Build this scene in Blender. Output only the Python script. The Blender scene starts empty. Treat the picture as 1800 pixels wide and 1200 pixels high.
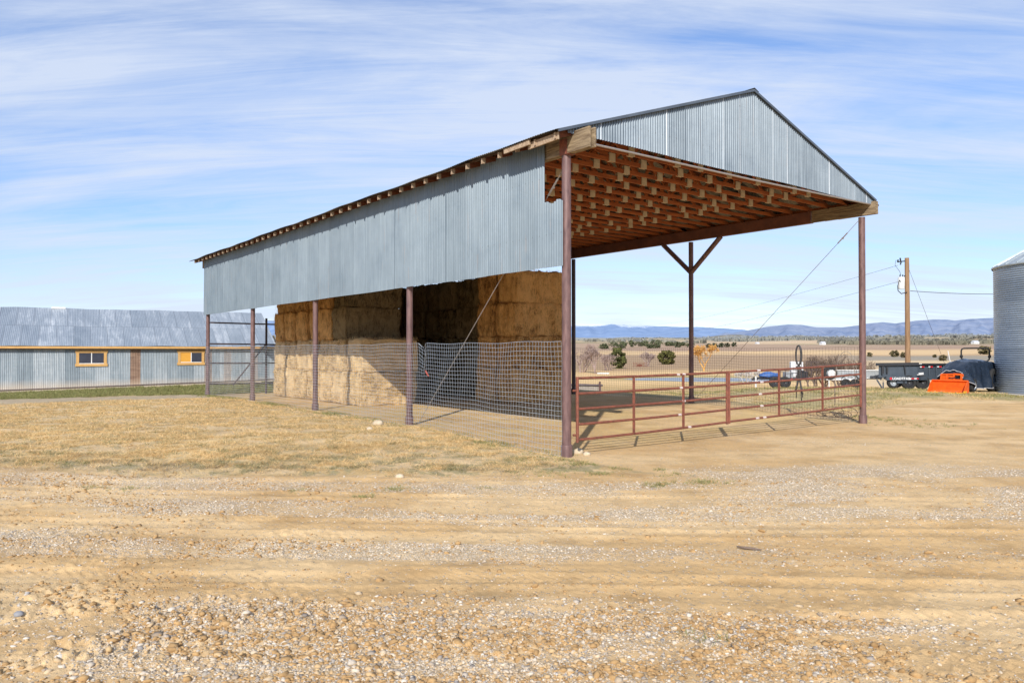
import bpy, math, random
import numpy as np
from mathutils import Vector, Matrix, noise as mnoise

random.seed(7)
rng = np.random.default_rng(11)
PI = math.pi
scene = bpy.context.scene
COL = scene.collection

# ------------------------------------------------------------------ place
H = 2.1                                  # eye height
AZ = .6514                               # heading of the hay shed's gable side
U = np.array([-math.sin(AZ), math.cos(AZ)])
V = np.array([math.cos(AZ), math.sin(AZ)])
O = np.array([1.09, 15.0])               # foot of the nearest post
L = 6.3; W = 11.54                       # bay length, shed width
FPX = 1320.


def sm(x, a, b):
    t = np.clip((np.asarray(x, float) - a) / (b - a), 0, 1)
    return t * t * (3 - 2 * t)


def _hash(ix, iy, seed):
    n = (ix.astype(np.int64) * 374761393 + iy.astype(np.int64) * 668265263 + seed * 974634777) & 0xFFFFFFFF
    n = ((n ^ (n >> 13)) * 1274126177) & 0xFFFFFFFF
    n = n ^ (n >> 16)
    return (n & 0xFFFFFF) / float(0xFFFFFF)


def vnoise(x, y, seed=0):
    x = np.asarray(x, float); y = np.asarray(y, float)
    ix = np.floor(x); iy = np.floor(y)
    fx = x - ix; fy = y - iy
    fx = fx * fx * (3 - 2 * fx); fy = fy * fy * (3 - 2 * fy)
    a = _hash(ix, iy, seed); b = _hash(ix + 1, iy, seed)
    c = _hash(ix, iy + 1, seed); d = _hash(ix + 1, iy + 1, seed)
    return (a * (1 - fx) + b * fx) * (1 - fy) + (c * (1 - fx) + d * fx) * fy


def fbm(x, y, seed=0, octv=4):
    s = 0; a = .5; t = 0
    for i in range(octv):
        s = s + a * vnoise(x * 2 ** i, y * 2 ** i, seed + i * 17); t += a; a *= .5
    return s / t


_LD = np.log([20, 45, 60, 80, 110, 150, 250, 400, 700, 1200, 2000, 4000, 8000, 14000])
_LZ = np.array([0, 0, -1.2, -1.35, -1.4, -1.3, -1.0, -.3, 2.2, 8, 21, 57, 125, 215])


def lawn_edge(x):
    return 12.55 + .25 * np.sin(x * .35 + 1) + .12 * np.sin(x * 1.3) + .05 * np.clip(-x, 0, 20) * sm(-x, 4, 14) * 2


def uv_of(x, y):
    dx = np.asarray(x, float) - O[0]; dy = np.asarray(y, float) - O[1]
    return dx * U[0] + dy * U[1], dx * V[0] + dy * V[1]


SH0 = np.array([-24.5, 36.0]); SHD = np.array([.866, .5]); SHN = np.array([-.5, .866])


def shed_tn(x, y):
    dx = np.asarray(x, float) - SH0[0]; dy = np.asarray(y, float) - SH0[1]
    return dx * SHD[0] + dy * SHD[1], dx * SHN[0] + dy * SHN[1]


TRACKS = [(6.95, -.045, .0, 1.), (8.85, -.06, .004, .8), (7.15, .02, -.004, .5), (9.2, -.03, 0., .6), (10.85, -.05, .003, .8), (12.4, .10, .002, .6), (5.75, .03, 0., .6), (14.2, .16, 0., .5), (11.0, .12, -.001, .5)]


def gravel_mask(x, y):
    """how much loose gravel lies at a spot of the yard"""
    x = np.asarray(x, float); y = np.asarray(y, float)
    yy = y + .05 * x + .5 * (fbm(x * .22, y * .2, 5) - .5)
    n = fbm(x * .28, yy * 1.5, 21, 4)
    m = .85 * (1 - sm(yy, 5.85, 6.35))
    m = np.maximum(m, .95 * sm(yy, 7.3, 7.6) * (1 - sm(yy, 8.5, 8.9)) * sm(n, .3, .5))
    m = np.maximum(m, .9 * sm(yy, 9.3, 9.6) * (1 - sm(yy, 10.4, 10.8)) * sm(n, .34, .52))
    m = np.maximum(m, .7 * sm(yy, 11.1, 11.3) * (1 - sm(yy, 12, 12.3)) * sm(n, .42, .58))
    m = np.maximum(m, 1. * sm(x, 1.8, 4.5) * sm(yy, 9.7, 10.3) * (1 - sm(yy, 13.2, 15)) * sm(fbm(x * .5, y * .9, 25, 4), .34, .5))
    m = np.maximum(m, .35 * sm(n, .5, .62))
    m = m * (.55 + .6 * sm(fbm(x * .9, y * 1.6, 44), .3, .6))
    smooth = sm(yy, 6.2, 6.5) * (1 - sm(yy, 7.05, 7.35)) * sm(x, -2.6, -1.2)
    m = m * (1 - .85 * smooth)
    patch = sm(fbm(x * .55 + 9, y * 1.1, 77), .53, .62) * (1 - sm(yy, 6, 6.4))
    m = m * (1 - .8 * patch)
    road = 1 - sm(y, 13.2, 14.2) * (1 - sm(x, 2.5, 5))
    return np.clip(m * road * (1 - sm(y, 17, 20)), 0, 1)


def G(x, y):
    """ground height"""
    x = np.asarray(x, float); y = np.asarray(y, float)
    d = np.sqrt(x * x + y * y)
    u, v = uv_of(x, y)
    z = .13 * sm(u, .5, 5) * (1 - .7 * sm(u, 19, 26)) + .16 * sm(u, 2, 8) * sm(v, 3, 10) * (1 - sm(v, 13.5, 17)) * (1 - sm(d, 50, 58))
    t, n = shed_tn(x, y)
    z = z + (.1 + .022 * np.clip(t, -12, 14)) * sm(n, -6, -.5) * (1 - sm(t, 13, 20)) * (1 - sm(d, 60, 90))
    z = z * (1 - sm(d, 58, 70))
    # the pad drops away beyond the hay shed
    edge = v - 13.1 - .22 * (u - 6)
    z = z - .55 * sm(edge, 0, 4.5) * sm(u, 1.5, 6) * (1 - sm(v, 20, 25) * (1 - sm(u, 12, 18))) * (1 - sm(d, 45, 60))
    ld = np.log(np.maximum(d, 20))
    z = z + np.interp(ld, _LD, _LZ)
    far = sm(d, 120, 500)
    z = z + far * d * .009 * (fbm(x / 300 + 3, y / 300, 8, 3) - .5)
    z = z + sm(d, 900, 3000) * (1 - sm(d, 6000, 9000)) * d * .007 * (fbm(x / 900, y / 900 + 5, 9, 3) - .42)
    # tyre ruts and clods in the yard
    yy = y + .05 * x + .35 * (fbm(x * .2, y * .2, 5) - .5)
    yard = (1 - sm(y, 12.2, 13.2)) + .5 * sm(y, 12.2, 13.2) * (1 - sm(y, 18, 24)) * sm(v, -1, 1)
    r = (.006 * np.sin(yy * 7.3 + .6 * np.sin(x * .3)) + .004 * np.sin(yy * 13.1 + .8 * np.sin(x * .21 + 2))) * (1 - sm(y, 8, 11))
    r = r + .016 * (fbm(x * 1.8, yy * 2.2, 31, 5) - .5) + .014 * (fbm(x * 13, y * 13, 32, 3) - .5)
    gm = gravel_mask(x, y)
    clod = (.013 * (1 - sm(yy, 5.9, 6.6)) + .012 * (1 - sm(x, -3, -1)) * (1 - sm(yy, 9, 10)) + .005) * sm(fbm(x * 1.3, yy * 2.4, 60, 3), .38, .6)
    r = r + clod * (sm(fbm(x * 16, y * 16, 61, 3), .40, .66)) + clod * .8 * (vnoise(x * 34, y * 34, 62) - .5) + .010 * gm * (fbm(x * 22, y * 22, 63, 2) - .5)
    # wheel tracks: shallow grooves with lug marks and squeezed-up rims
    for (y0_, s_, c_, a_) in TRACKS:
        q = y - (y0_ + s_ * x + c_ * x * x + .05 * np.sin(x * .9 + y0_))
        g_ = np.exp(-(q / .13) ** 4)
        r = r * (1 - .6 * g_ * a_) - .016 * a_ * g_ + .009 * a_ * (np.exp(-((q - .20) / .05) ** 2) + np.exp(-((q + .20) / .05) ** 2)) * (.4 + fbm(x * 7, y * 7, 41, 2))
        r = r + .0035 * a_ * g_ * np.sign(np.sin(x * 52 + np.sign(q) * q * 60))
    z = z + r * yard * (1 - sm(d, 22, 32))
    berm = np.exp(-((y - lawn_edge(x) + .18) / .16) ** 2) * (1 - sm(x, -2, .5))
    z = z + .035 * berm * (fbm(x * 2.5, y * 4, 90, 3) + .2)
    lawn = sm(y - lawn_edge(x), -.05, .5) * (1 - sm(v, -.6, -.1)) * (1 - sm(d, 36, 44))
    z = z + lawn * (.06 * (fbm(x * .8, y * .8, 70, 3) - .4) + .05 * (fbm(x * 3.4, y * 3.4, 72, 3) - .5) + .03 * sm(y - lawn_edge(x), 0, .4))
    z = z + .03 * np.exp(-((v + .15) / .25) ** 2) * sm(u, -.5, 1.5) * (1 - sm(u, 24, 26)) * fbm(x * 3, y * 3, 71, 2) * 1.6
    # the pond's hollow
    e = ((x - 25.5) / 11.5) ** 2 + ((y - 98.) / 9.5) ** 2
    z = z - .55 * (1 - sm(e, .55, 1.25))
    return z


def gz(x, y):
    return float(G(np.array([x]), np.array([y]))[0])


def at(px, Y):
    return (px - 900) / FPX * Y, Y


# ------------------------------------------------------------------ mesh helpers
class MB:
    def __init__(s):
        s.v = []; s.f = []; s.m = []; s.cur = 0

    def add(s, vs, fs):
        o = len(s.v); s.v.extend([tuple(map(float, p)) for p in vs])
        for f in fs:
            s.f.append([i + o for i in f]); s.m.append(s.cur)

    def box(s, x0, x1, y0, y1, z0, z1, M=None):
        vs = [(x, y, z) for x in (x0, x1) for y in (y0, y1) for z in (z0, z1)]
        if M is not None: vs = [M @ Vector(p) for p in vs]
        s.add(vs, [(0, 1, 3, 2), (4, 6, 7, 5), (0, 4, 5, 1), (2, 3, 7, 6), (0, 2, 6, 4), (1, 5, 7, 3)])

    def bar(s, a, b, w, h, up=(0, 0, 1)):
        a = Vector(a); b = Vector(b); d = (b - a); l = d.length
        if l < 1e-6: return
        d.normalize(); upv = Vector(up)
        if abs(d.dot(upv)) > .98: upv = Vector((1, 0, 0))
        sx = d.cross(upv).normalized(); sz = sx.cross(d).normalized()
        vs = []
        for p in (a, b):
            for i, j in ((-1, -1), (1, -1), (1, 1), (-1, 1)):
                vs.append(p + sx * (i * w / 2) + sz * (j * h / 2))
        s.add(vs, [(3, 2, 1, 0), (4, 5, 6, 7), (0, 1, 5, 4), (1, 2, 6, 5), (2, 3, 7, 6), (3, 0, 4, 7)])

    def tube(s, pts, r, n=8, caps=True, closed=False):
        pts = [Vector(p) for p in pts]; k = len(pts); rs = r if hasattr(r, '__len__') else [r] * k
        ref = None; vs = []
        for i, p in enumerate(pts):
            if closed: d = pts[(i + 1) % k] - pts[i - 1]
            else: d = pts[min(i + 1, k - 1)] - pts[max(i - 1, 0)]
            d.normalize()
            if ref is None:
                ref = Vector((0, 0, 1)) if abs(d.z) < .9 else Vector((1, 0, 0))
            x = (ref - d * ref.dot(d)).normalized(); ref = x; y = d.cross(x)
            for j in range(n):
                a = 2 * PI * j / n
                vs.append(p + (x * math.cos(a) + y * math.sin(a)) * rs[i])
        fs = []
        for i in range(k if closed else k - 1):
            i2 = (i + 1) % k
            for j in range(n):
                j2 = (j + 1) % n
                fs.append((i * n + j, i * n + j2, i2 * n + j2, i2 * n + j))
        if caps and not closed:
            fs.append(tuple(range(n))[::-1]); fs.append(tuple((k - 1) * n + j for j in range(n)))
        s.add(vs, fs)

    def lathe(s, prof, cx=0, cy=0, n=24, M=None, cap=True):
        vs = []; k = len(prof)
        for r, z in prof:
            for j in range(n):
                a = 2 * PI * j / n
                p = Vector((cx + r * math.cos(a), cy + r * math.sin(a), z))
                vs.append(M @ p if M is not None else p)
        fs = [(i * n + j, i * n + (j + 1) % n, (i + 1) * n + (j + 1) % n, (i + 1) * n + j) for i in range(k - 1) for j in range(n)]
        if cap:
            fs.append(tuple(range(n))[::-1]); fs.append(tuple((k - 1) * n + j for j in range(n)))
        s.add(vs, fs)

    def prism(s, poly, axis_a, axis_b):
        """poly: list of 3d points, extruded by vector axis_b"""
        n = len(poly); e = Vector(axis_b)
        a = [Vector(p) + Vector(axis_a) for p in poly]; b = [p + e for p in a]
        s.add(a + b, [tuple(range(n))[::-1], tuple(range(n, 2 * n))] + [(i, (i + 1) % n, n + (i + 1) % n, n + i) for i in range(n)])

    def mesh(s, name, mats, smooth=False):
        me = bpy.data.meshes.new(name)
        me.from_pydata(s.v, [], s.f)
        for m in (mats if isinstance(mats, (list, tuple)) else [mats]): me.materials.append(m)
        if any(s.m): me.polygons.foreach_set('material_index', s.m)
        if smooth is True: me.polygons.foreach_set('use_smooth', [True] * len(me.polygons))
        elif smooth: me.shade_smooth() if False else auto_smooth(me, smooth)
        me.update()
        return me

    def build(s, name, mats, parent=None, smooth=False, bevel=0):
        me = s.mesh(name, mats, smooth)
        o = bpy.data.objects.new(name, me); COL.objects.link(o)
        if parent is not None: o.parent = parent
        if bevel:
            b = o.modifiers.new('bevel', 'BEVEL'); b.width = bevel; b.segments = 2; b.limit_method = 'ANGLE'
        return o


def auto_smooth(me, ang):
    me.polygons.foreach_set('use_smooth', [True] * len(me.polygons))
    me.set_sharp_from_angle(angle=ang)


def fastmesh(name, verts, faces, k, mats, attrs=None, smooth=False):
    """numpy mesh: verts (n,3), faces (m,k)"""
    me = bpy.data.meshes.new(name)
    n = len(verts); m = len(faces)
    me.vertices.add(n); me.vertices.foreach_set('co', np.ascontiguousarray(verts, np.float32).ravel())
    me.loops.add(m * k); me.loops.foreach_set('vertex_index', np.ascontiguousarray(faces, np.int32).ravel())
    me.polygons.add(m)
    me.polygons.foreach_set('loop_start', np.arange(0, m * k, k, dtype=np.int32))
    me.polygons.foreach_set('loop_total', np.full(m, k, np.int32))
    if smooth: me.polygons.foreach_set('use_smooth', np.ones(m, bool))
    for mt in (mats if isinstance(mats, (list, tuple)) else [mats]): me.materials.append(mt)
    for an, (typ, data) in (attrs or {}).items():
        a = me.attributes.new(an, typ, 'POINT')
        key = 'color' if typ == 'FLOAT_COLOR' else 'value'
        a.data.foreach_set(key, np.ascontiguousarray(data, np.float32).ravel())
    me.update(calc_edges=True)
    return me


def link(name, me, parent=None):
    o = bpy.data.objects.new(name, me); COL.objects.link(o)
    if parent is not None: o.parent = parent
    return o


def tag(o, label=None, cat=None, group=None, kind=None):
    if label: o['label'] = label
    if cat: o['category'] = cat
    if group: o['group'] = group
    if kind: o['kind'] = kind
    return o


def thing(name, label, cat, loc=(0, 0, 0), rz=0, group=None):
    o = bpy.data.objects.new(name, None); COL.objects.link(o)
    o.location = loc; o.rotation_euler = (0, 0, rz); o.empty_display_size = .2
    return tag(o, label, cat, group)


def dup(root, loc, rz, label, group=None):
    r = root.copy(); COL.objects.link(r); r.location = loc; r.rotation_euler = (0, 0, rz)
    r['label'] = label
    if group: r['group'] = group
    for ch in list(root.children):
        c = ch.copy(); COL.objects.link(c); c.parent = r
        for g in list(ch.children):
            d = g.copy(); COL.objects.link(d); d.parent = c
    return r


# ------------------------------------------------------------------ materials
class N:
    def __init__(s, name):
        s.mat = bpy.data.materials.new(name); s.mat.use_nodes = True
        s.t = s.mat.node_tree; s.t.nodes.clear()
        s.out = s.t.nodes.new('ShaderNodeOutputMaterial')
        s.b = s.t.nodes.new('ShaderNodeBsdfPrincipled')
        s.t.links.new(s.b.outputs[0], s.out.inputs[0])

    def n(s, typ, ins=None, **kw):
        nd = s.t.nodes.new('ShaderNode' + typ)
        for k, v in kw.items(): setattr(nd, k, v)
        for k, v in (ins or {}).items(): s.put(nd.inputs[k], v)
        return nd

    def put(s, sock, v):
        if hasattr(v, 'is_output') or isinstance(v, bpy.types.NodeSocket): s.t.links.new(v, sock)
        elif isinstance(v, tuple) and len(v) == 3 and sock.type == 'RGBA': sock.default_value = (*v, 1)
        else: sock.default_value = v

    def coord(s, which='Object', scale=(1, 1, 1), rot=(0, 0, 0)):
        c = s.n('TexCoord').outputs[which]
        return s.n('Mapping', {'Vector': c, 'Scale': scale, 'Rotation': rot}).outputs[0]

    def noise(s, vec, scale=5, detail=4, rough=.55, dist=0):
        return s.n('TexNoise', {'Vector': vec, 'Scale': scale, 'Detail': detail, 'Roughness': rough, 'Distortion': dist}).outputs[0]

    def ramp(s, fac, stops):
        r = s.n('ValToRGB', {'Fac': fac}); e = r.color_ramp.elements
        while len(e) < len(stops): e.new(.5)
        for i, (p, c) in enumerate(stops):
            e[i].position = p; e[i].color = (*c, 1) if isinstance(c, tuple) else (c, c, c, 1)
        return r.outputs[0]

    def mix(s, f, a, b, mode='MIX'):
        m = s.n('MixRGB', {'Fac': f, 'Color1': a, 'Color2': b}, blend_type=mode)
        return m.outputs[0]

    def math(s, op, a, b=0.):
        return s.n('Math', {0: a, 1: b}, operation=op).outputs[0]

    def bump(s, h, strength=.5, dist=.02, nrm=None):
        ins = {'Height': h, 'Strength': strength, 'Distance': dist}
        if nrm is not None: ins['Normal'] = nrm
        return s.n('Bump', ins).outputs[0]

    def fin(s, color, rough=.8, metal=0., normal=None, spec=None, **kw):
        s.put(s.b.inputs['Base Color'], color); s.put(s.b.inputs['Roughness'], rough); s.put(s.b.inputs['Metallic'], metal)
        if normal is not None: s.put(s.b.inputs['Normal'], normal)
        if spec is not None: s.put(s.b.inputs['Specular IOR Level'], spec)
        for k, v in kw.items(): s.put(s.b.inputs[k], v)
        return s.mat


def simple(name, c1, c2=None, scale=6, rough=.7, metal=0, bump=.15, stretch=(1, 1, 1), detail=5, spec=None, bdist=.01):
    m = N(name); c2 = c2 or tuple(x * .7 for x in c1)
    v = m.coord('Object', stretch)
    f = m.noise(v, scale, detail, .6)
    col = m.ramp(f, [(.3, c2), (.7, c1)])
    return m.fin(col, rough, metal, m.bump(f, bump, bdist) if bump else None, spec)


def mat_sheet(name, base, dark, axis='Y', panel=.86, metal=.2, rough=.42, streak=.5, rust=0., glint=False, stain=False):
    """galvanised sheet: panel to panel tone, water streaks, dull spangle"""
    m = N(name)
    co = m.n('TexCoord').outputs['Object']
    sep = m.n('SeparateXYZ', {0: co})
    a = sep.outputs[axis]
    idx = m.math('FLOOR', m.math('DIVIDE', a, panel))
    wn = m.n('TexWhiteNoise', {'W': idx}, noise_dimensions='1D').outputs['Value']
    sc = (9, 9, .5) if axis in 'XY' else (.5, .5, 9)
    f1 = m.noise(m.coord('Object', sc), 1.6, 5, .65)
    f2 = m.noise(m.coord('Object'), 1.1, 4, .6)
    f3 = m.noise(m.coord('Object'), 40, 3, .6)
    tone = m.math('ADD', m.math('MULTIPLY', f1, streak), m.math('MULTIPLY', wn, .15))
    tone = m.math('ADD', tone, m.math('MULTIPLY', f2, .26))
    tone = m.math('ADD', tone, .04)
    tone = m.math('ADD', tone, m.math('MULTIPLY', f3, .1))
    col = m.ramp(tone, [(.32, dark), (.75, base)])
    fr = m.math('FRACT', m.math('DIVIDE', a, panel))
    seam = m.ramp(fr, [(0., (.5,) * 3), (.012, (1.,) * 3)])
    col = m.mix(.55, col, m.mix(1, col, seam, 'MULTIPLY'))  # lap shadow drawn as a dark line at each sheet edge
    if glint:
        g = m.math('GREATER_THAN', fr, .975); g = m.math('MULTIPLY', g, m.math('GREATER_THAN', wn, .35))
        col = m.mix(m.math('MULTIPLY', g, .6), col, (.75, .8, .84))
    if rust:
        rr = m.math('MULTIPLY', m.math('GREATER_THAN', f2, .6), rust)
        col = m.mix(rr, col, (.22, .12, .07))
    if axis != 'Z':                                   # lines of fixing screws along the girts
        zc = sep.outputs['Z']; zf = m.math('ABSOLUTE', m.math('SUBTRACT', m.math('FRACT', m.math('DIVIDE', m.math('SUBTRACT', zc, .38), 1.17)), .5))
        ln_ = m.math('LESS_THAN', zf, .010); sf = m.math('LESS_THAN', m.math('FRACT', m.math('DIVIDE', a, .228)), .14)
        col = m.mix(m.math('MULTIPLY', m.math('MULTIPLY', ln_, sf), .7), col, (.07, .06, .05))
        rr = m.math('GREATER_THAN', m.noise(m.coord('Object', (14, 14, .6)), 1.3, 3, .6), .66)
        col = m.mix(m.math('MULTIPLY', rr, .22), col, (.30, .22, .17))
    bp = m.noise(m.coord('Object', (.8, .8, .8)), 2.2, 3, .5)
    return m.fin(col, m.ramp(f2, [(.3, rough - .07), (.7, rough + .12)]), metal, m.bump(bp, .25, .03))


def mat_attr(name, rough=.9, noise_amt=.3, nscale=30, bump=0, trans=0):
    m = N(name)
    a = m.n('Attribute', attribute_name='col').outputs['Color']
    f = m.noise(m.coord('Object'), nscale, 4, .6)
    g = m.ramp(f, [(.25, (1 - noise_amt,) * 3), (.75, (1 + noise_amt,) * 3)])
    col = m.mix(1, a, g, 'MULTIPLY')
    mt = m.fin(col, rough, 0, m.bump(f, bump, .02) if bump else None, .2)
    if trans:
        tr = m.n('BsdfTranslucent', {'Color': col}); mx = m.n('MixShader', {0: trans})
        m.t.links.new(m.b.outputs[0], mx.inputs[1]); m.t.links.new(tr.outputs[0], mx.inputs[2])
        m.t.links.new(mx.outputs[0], m.out.inputs[0])
    return mt


def mat_ground():
    m = N('ground_soil')
    a = m.n('Attribute', attribute_name='col').outputs['Color']
    gm = m.n('Attribute', attribute_name='gravel').outputs['Fac']
    gr = m.n('Attribute', attribute_name='grassy').outputs['Fac']
    nearm = m.n('Attribute', attribute_name='near').outputs['Fac']
    P = m.n('NewGeometry').outputs['Position']
    f1 = m.noise(P, 1.3, 6, .6); f2 = m.noise(P, 14, 6, .7); f3 = m.noise(P, 90, 4, .7)
    t = m.math('ADD', m.math('MULTIPLY', f1, .5), m.math('ADD', m.math('MULTIPLY', f2, .3), m.math('MULTIPLY', f3, .25)))
    g = m.ramp(t, [(.38, (.74,) * 3), (.50, (1.0,) * 3), (.64, (1.16,) * 3)])
    col = m.mix(nearm, a, m.mix(1, a, g, 'MULTIPLY'))
    # fine loose chippings seen between the stones
    vo = m.n('TexVoronoi', {'Vector': P, 'Scale': 62.}, feature='F1')
    vo2 = m.n('TexVoronoi', {'Vector': P, 'Scale': 28.}, feature='F1')
    rnd = m.n('SeparateColor', {0: vo.outputs['Color']}).outputs[0]
    rnd2 = m.n('SeparateColor', {0: vo2.outputs['Color']}).outputs[1]
    peb = m.ramp(rnd, [(0., (.16, .15, .14)), (.2, (.34, .31, .28)), (.45, (.44, .30, .16)), (.75, (.60, .48, .33)), (1., (.76, .70, .61))])
    on = m.math('LESS_THAN', rnd2, m.math('MAXIMUM', m.math('MULTIPLY', gm, .95), .13))
    on = m.math('MULTIPLY', on, m.math('LESS_THAN', vo.outputs['Distance'], .55))
    on = m.math('MULTIPLY', on, m.math('MULTIPLY', nearm, .8))
    col = m.mix(on, col, peb)
    straw = m.noise(m.n('Mapping', {'Vector': P, 'Scale': (14, 38, 14)}).outputs[0], 1.5, 5, .75)
    col = m.mix(gr, col, m.mix(1, col, m.ramp(straw, [(.3, (.55,) * 3), (.7, (1.25,) * 3)]), 'MULTIPLY'))
    h = m.math('ADD', m.math('MULTIPLY', f2, .5), m.math('MULTIPLY', f3, .35))
    h = m.math('ADD', h, m.math('MULTIPLY', m.math('SUBTRACT', .6, vo.outputs['Distance']), m.math('MULTIPLY', on, .5)))
    return m.fin(col, .95, 0, m.bump(h, .9, .03), .15)


def mat_hay(name, light, mid, dark, hang=False):
    m = N(name)
    oi = m.n('ObjectInfo').outputs['Random']
    off = m.n('CombineXYZ', {0: m.math('MULTIPLY', oi, 37.), 1: m.math('MULTIPLY', oi, 11.), 2: 0.})
    co = m.n('VectorMath', {0: m.n('TexCoord').outputs['Object'], 1: off.outputs[0]}, operation='ADD').outputs[0]
    def mp(s): return m.n('Mapping', {'Vector': co, 'Scale': s}).outputs[0]
    a = m.noise(mp((9, 9, 1.6) if hang else (2.2, 2.2, 10)), 2.0, 6, .78, .8)
    b = m.noise(mp((16, 16, 4) if hang else (12, 12, 6)), 2.0, 5, .85, .8)
    c = m.noise(mp((1, 1, 1)), 2.3, 4, .6)
    t = m.math('ADD', m.math('MULTIPLY', a, .42), m.math('ADD', m.math('MULTIPLY', b, .4), m.math('MULTIPLY', c, .28)))
    t = m.math('ADD', t, m.math('MULTIPLY', m.math('SUBTRACT', oi, .5), .07))
    col = m.ramp(t, [(.44, dark), (.51, mid), (.59, light)])
    return m.fin(col, .95, 0, m.bump(t, 1., .16), .1)


M = {}
M['ground'] = mat_ground()
M['wall_sheet'] = mat_sheet('galvanised_wall', (.235, .29, .335), (.125, .165, .20), 'Y', .86, .18, .42)
M['gable_sheet'] = mat_sheet('galvanised_gable', (.24, .29, .335), (.09, .12, .15), 'X', .66, .22, .40, glint=True)
M['roof_sheet'] = mat_sheet('galvanised_roof_painted_shade', (.62, .55, .44), (.014, .012, .010), 'Y', .66, .05, .7, streak=.2)  # near-black patches stand for shaded voids, beige ones for lit sheeting
M['bin_sheet'] = mat_sheet('galvanised_bin', (.48, .55, .62), (.22, .27, .33), 'Z', 1.12, .5, .32)
M['bin_roof'] = simple('bin_roof_metal', (.55, .60, .62), (.38, .42, .44), 2, .4, .5, .05)
M['post'] = simple('primer_brown_pipe', (.215, .125, .115), (.10, .055, .055), 4, .5, .1, .15, (3, 3, .8))
M['dark_pipe'] = simple('dark_pipe', (.10, .07, .075), (.05, .035, .04), 5, .5, .2, .05)
M['gate'] = simple('red_oxide_gate_paint', (.27, .085, .05), (.13, .045, .03), 14, .6, 0, .08)
M['gate_worn'] = simple('worn_pale_paint', (.75, .7, .68), (.45, .3, .27), 30, .6, 0, .05)
M['timber'] = simple('weathered_beam_timber', (.38, .29, .18), (.09, .055, .03), 2.2, .85, 0, .8, (6, .9, 11), 7, None, .03)
M['dark_beam'] = simple('dark_red_beam', (.20, .075, .045), (.09, .035, .028), 2, .6, 0, .1)
M['rake'] = simple('dark_blue_grey_flashing', (.13, .16, .20), (.08, .10, .13), 2, .5, .3, .1)
M['tailwood'] = simple('weathered_rafter_wood', (.50, .38, .26), (.26, .17, .11), 6, .8, 0, .3, (2, 2, 2))
M['truss'] = simple('red_brown_truss_wood', (.44, .125, .028), (.22, .052, .013), 3, .75, 0, .2, (.6, 6, 6), 5)
M['truss_dark'] = simple('shaded_upper_truss_wood', (.20, .055, .018), (.06, .02, .01), 3, .8, 0, .2, (.6, 6, 6), 5)  # top chords coloured darker to paint shade between the trusses
M['purlin'] = simple('shade_dark_purlin_wood', (.09, .04, .02), (.04, .02, .012), 3, .8, 0, .2)  # colour darkened so the space under the roof looks shaded
M['plate'] = simple('plywood_gusset', (.64, .54, .40), (.50, .41, .29), 8, .7, 0, .1)
M['fence_wire'] = simple('galvanised_wire', (.55, .60, .64), (.40, .44, .48), 5, .38, .45, 0)
M['dark_wire'] = simple('unlit_rusty_wire', (.13, .10, .09), (.08, .06, .05), 5, .6, .3, 0)  # rust tone darkened to paint in the far fence's shade; coils share it
M['cable'] = simple('steel_cable', (.42, .38, .36), (.3, .27, .25), 20, .5, .5, 0)
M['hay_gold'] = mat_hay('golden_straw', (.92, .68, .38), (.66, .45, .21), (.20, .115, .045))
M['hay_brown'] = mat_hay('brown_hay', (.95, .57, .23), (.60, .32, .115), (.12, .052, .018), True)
M['hay_grey'] = mat_hay('shade_dark_greenish_hay', (.36, .27, .15), (.15, .108, .055), (.022, .016, .008), True)  # greenish hay, colour lowered to stand for shade deep between the stacks
M['concrete'] = simple('concrete', (.62, .60, .57), (.45, .42, .4), 3, .9, 0, .1)
M['white'] = simple('white_paint', (.80, .80, .80), (.66, .66, .66), 4, .5, 0, .02)
M['orange_wood'] = simple('stained_orange_trim', (.68, .41, .15), (.50, .28, .09), 3, .6, 0, .1, (2, 2, 10))
M['orange_pane'] = simple('orange_board', (.72, .36, .05), (.62, .3, .04), 2, .6, 0, .02)
M['pane'] = simple('dark_window_pane', (.045, .055, .085), (.03, .035, .055), 2, .08, 0, 0)
M['orange'] = simple('loader_orange_paint', (.85, .13, .01), (.62, .085, .008), 5, .35, 0, .03)
M['yellow'] = simple('yellow_plate', (.85, .45, .04), (.7, .33, .02), 5, .45, 0, .03)
M['tarp'] = simple('black_blue_tarp', (.020, .032, .055), (.010, .016, .028), 3, .24, 0, .3, (1, 1, 1), 4, .6, .03)
M['tarp_hem'] = simple('pale_cover_rope', (.7, .7, .72), (.55, .55, .56), 5, .6, 0, 0)
M['rubber'] = simple('tyre_rubber', (.028, .028, .03), (.018, .018, .018), 9, .85, 0, .2)
M['rim'] = simple('grey_wheel_rim', (.42, .46, .50), (.3, .33, .36), 9, .45, .3, 0)
M['trailer_grey'] = simple('charcoal_trailer_paint', (.080, .100, .125), (.055, .07, .09), 3, .4, .1, .03)
M['trailer_dark'] = simple('black_trailer_frame', (.03, .032, .038), (.02, .02, .024), 3, .5, 0, .03)
M['alu'] = simple('dull_grey_trailer_panel', (.42, .44, .46), (.30, .32, .33), 4, .5, .2, .05)
M['red'] = simple('red_reflector', (.7, .03, .04), (.5, .02, .03), 8, .4, 0, 0)
M['ribbon'] = simple('faded_red_ribbon', (.5, .12, .09), (.35, .07, .05), 8, .8, 0, 0)
M['blue'] = simple('blue_tarpaulin', (.06, .16, .42), (.03, .09, .3), 6, .5, 0, .2)
M['hose'] = simple('black_rubber_hose', (.075, .075, .08), (.045, .045, .05), 9, .6, 0, 0)
M['pole'] = simple('utility_pole_wood', (.36, .215, .115), (.20, .115, .06), 2.5, .85, 0, .4, (6, 6, .5), 6)
M['transformer'] = simple('pale_transformer_paint', (.78, .80, .80), (.66, .68, .68), 3, .4, 0, 0)
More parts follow.
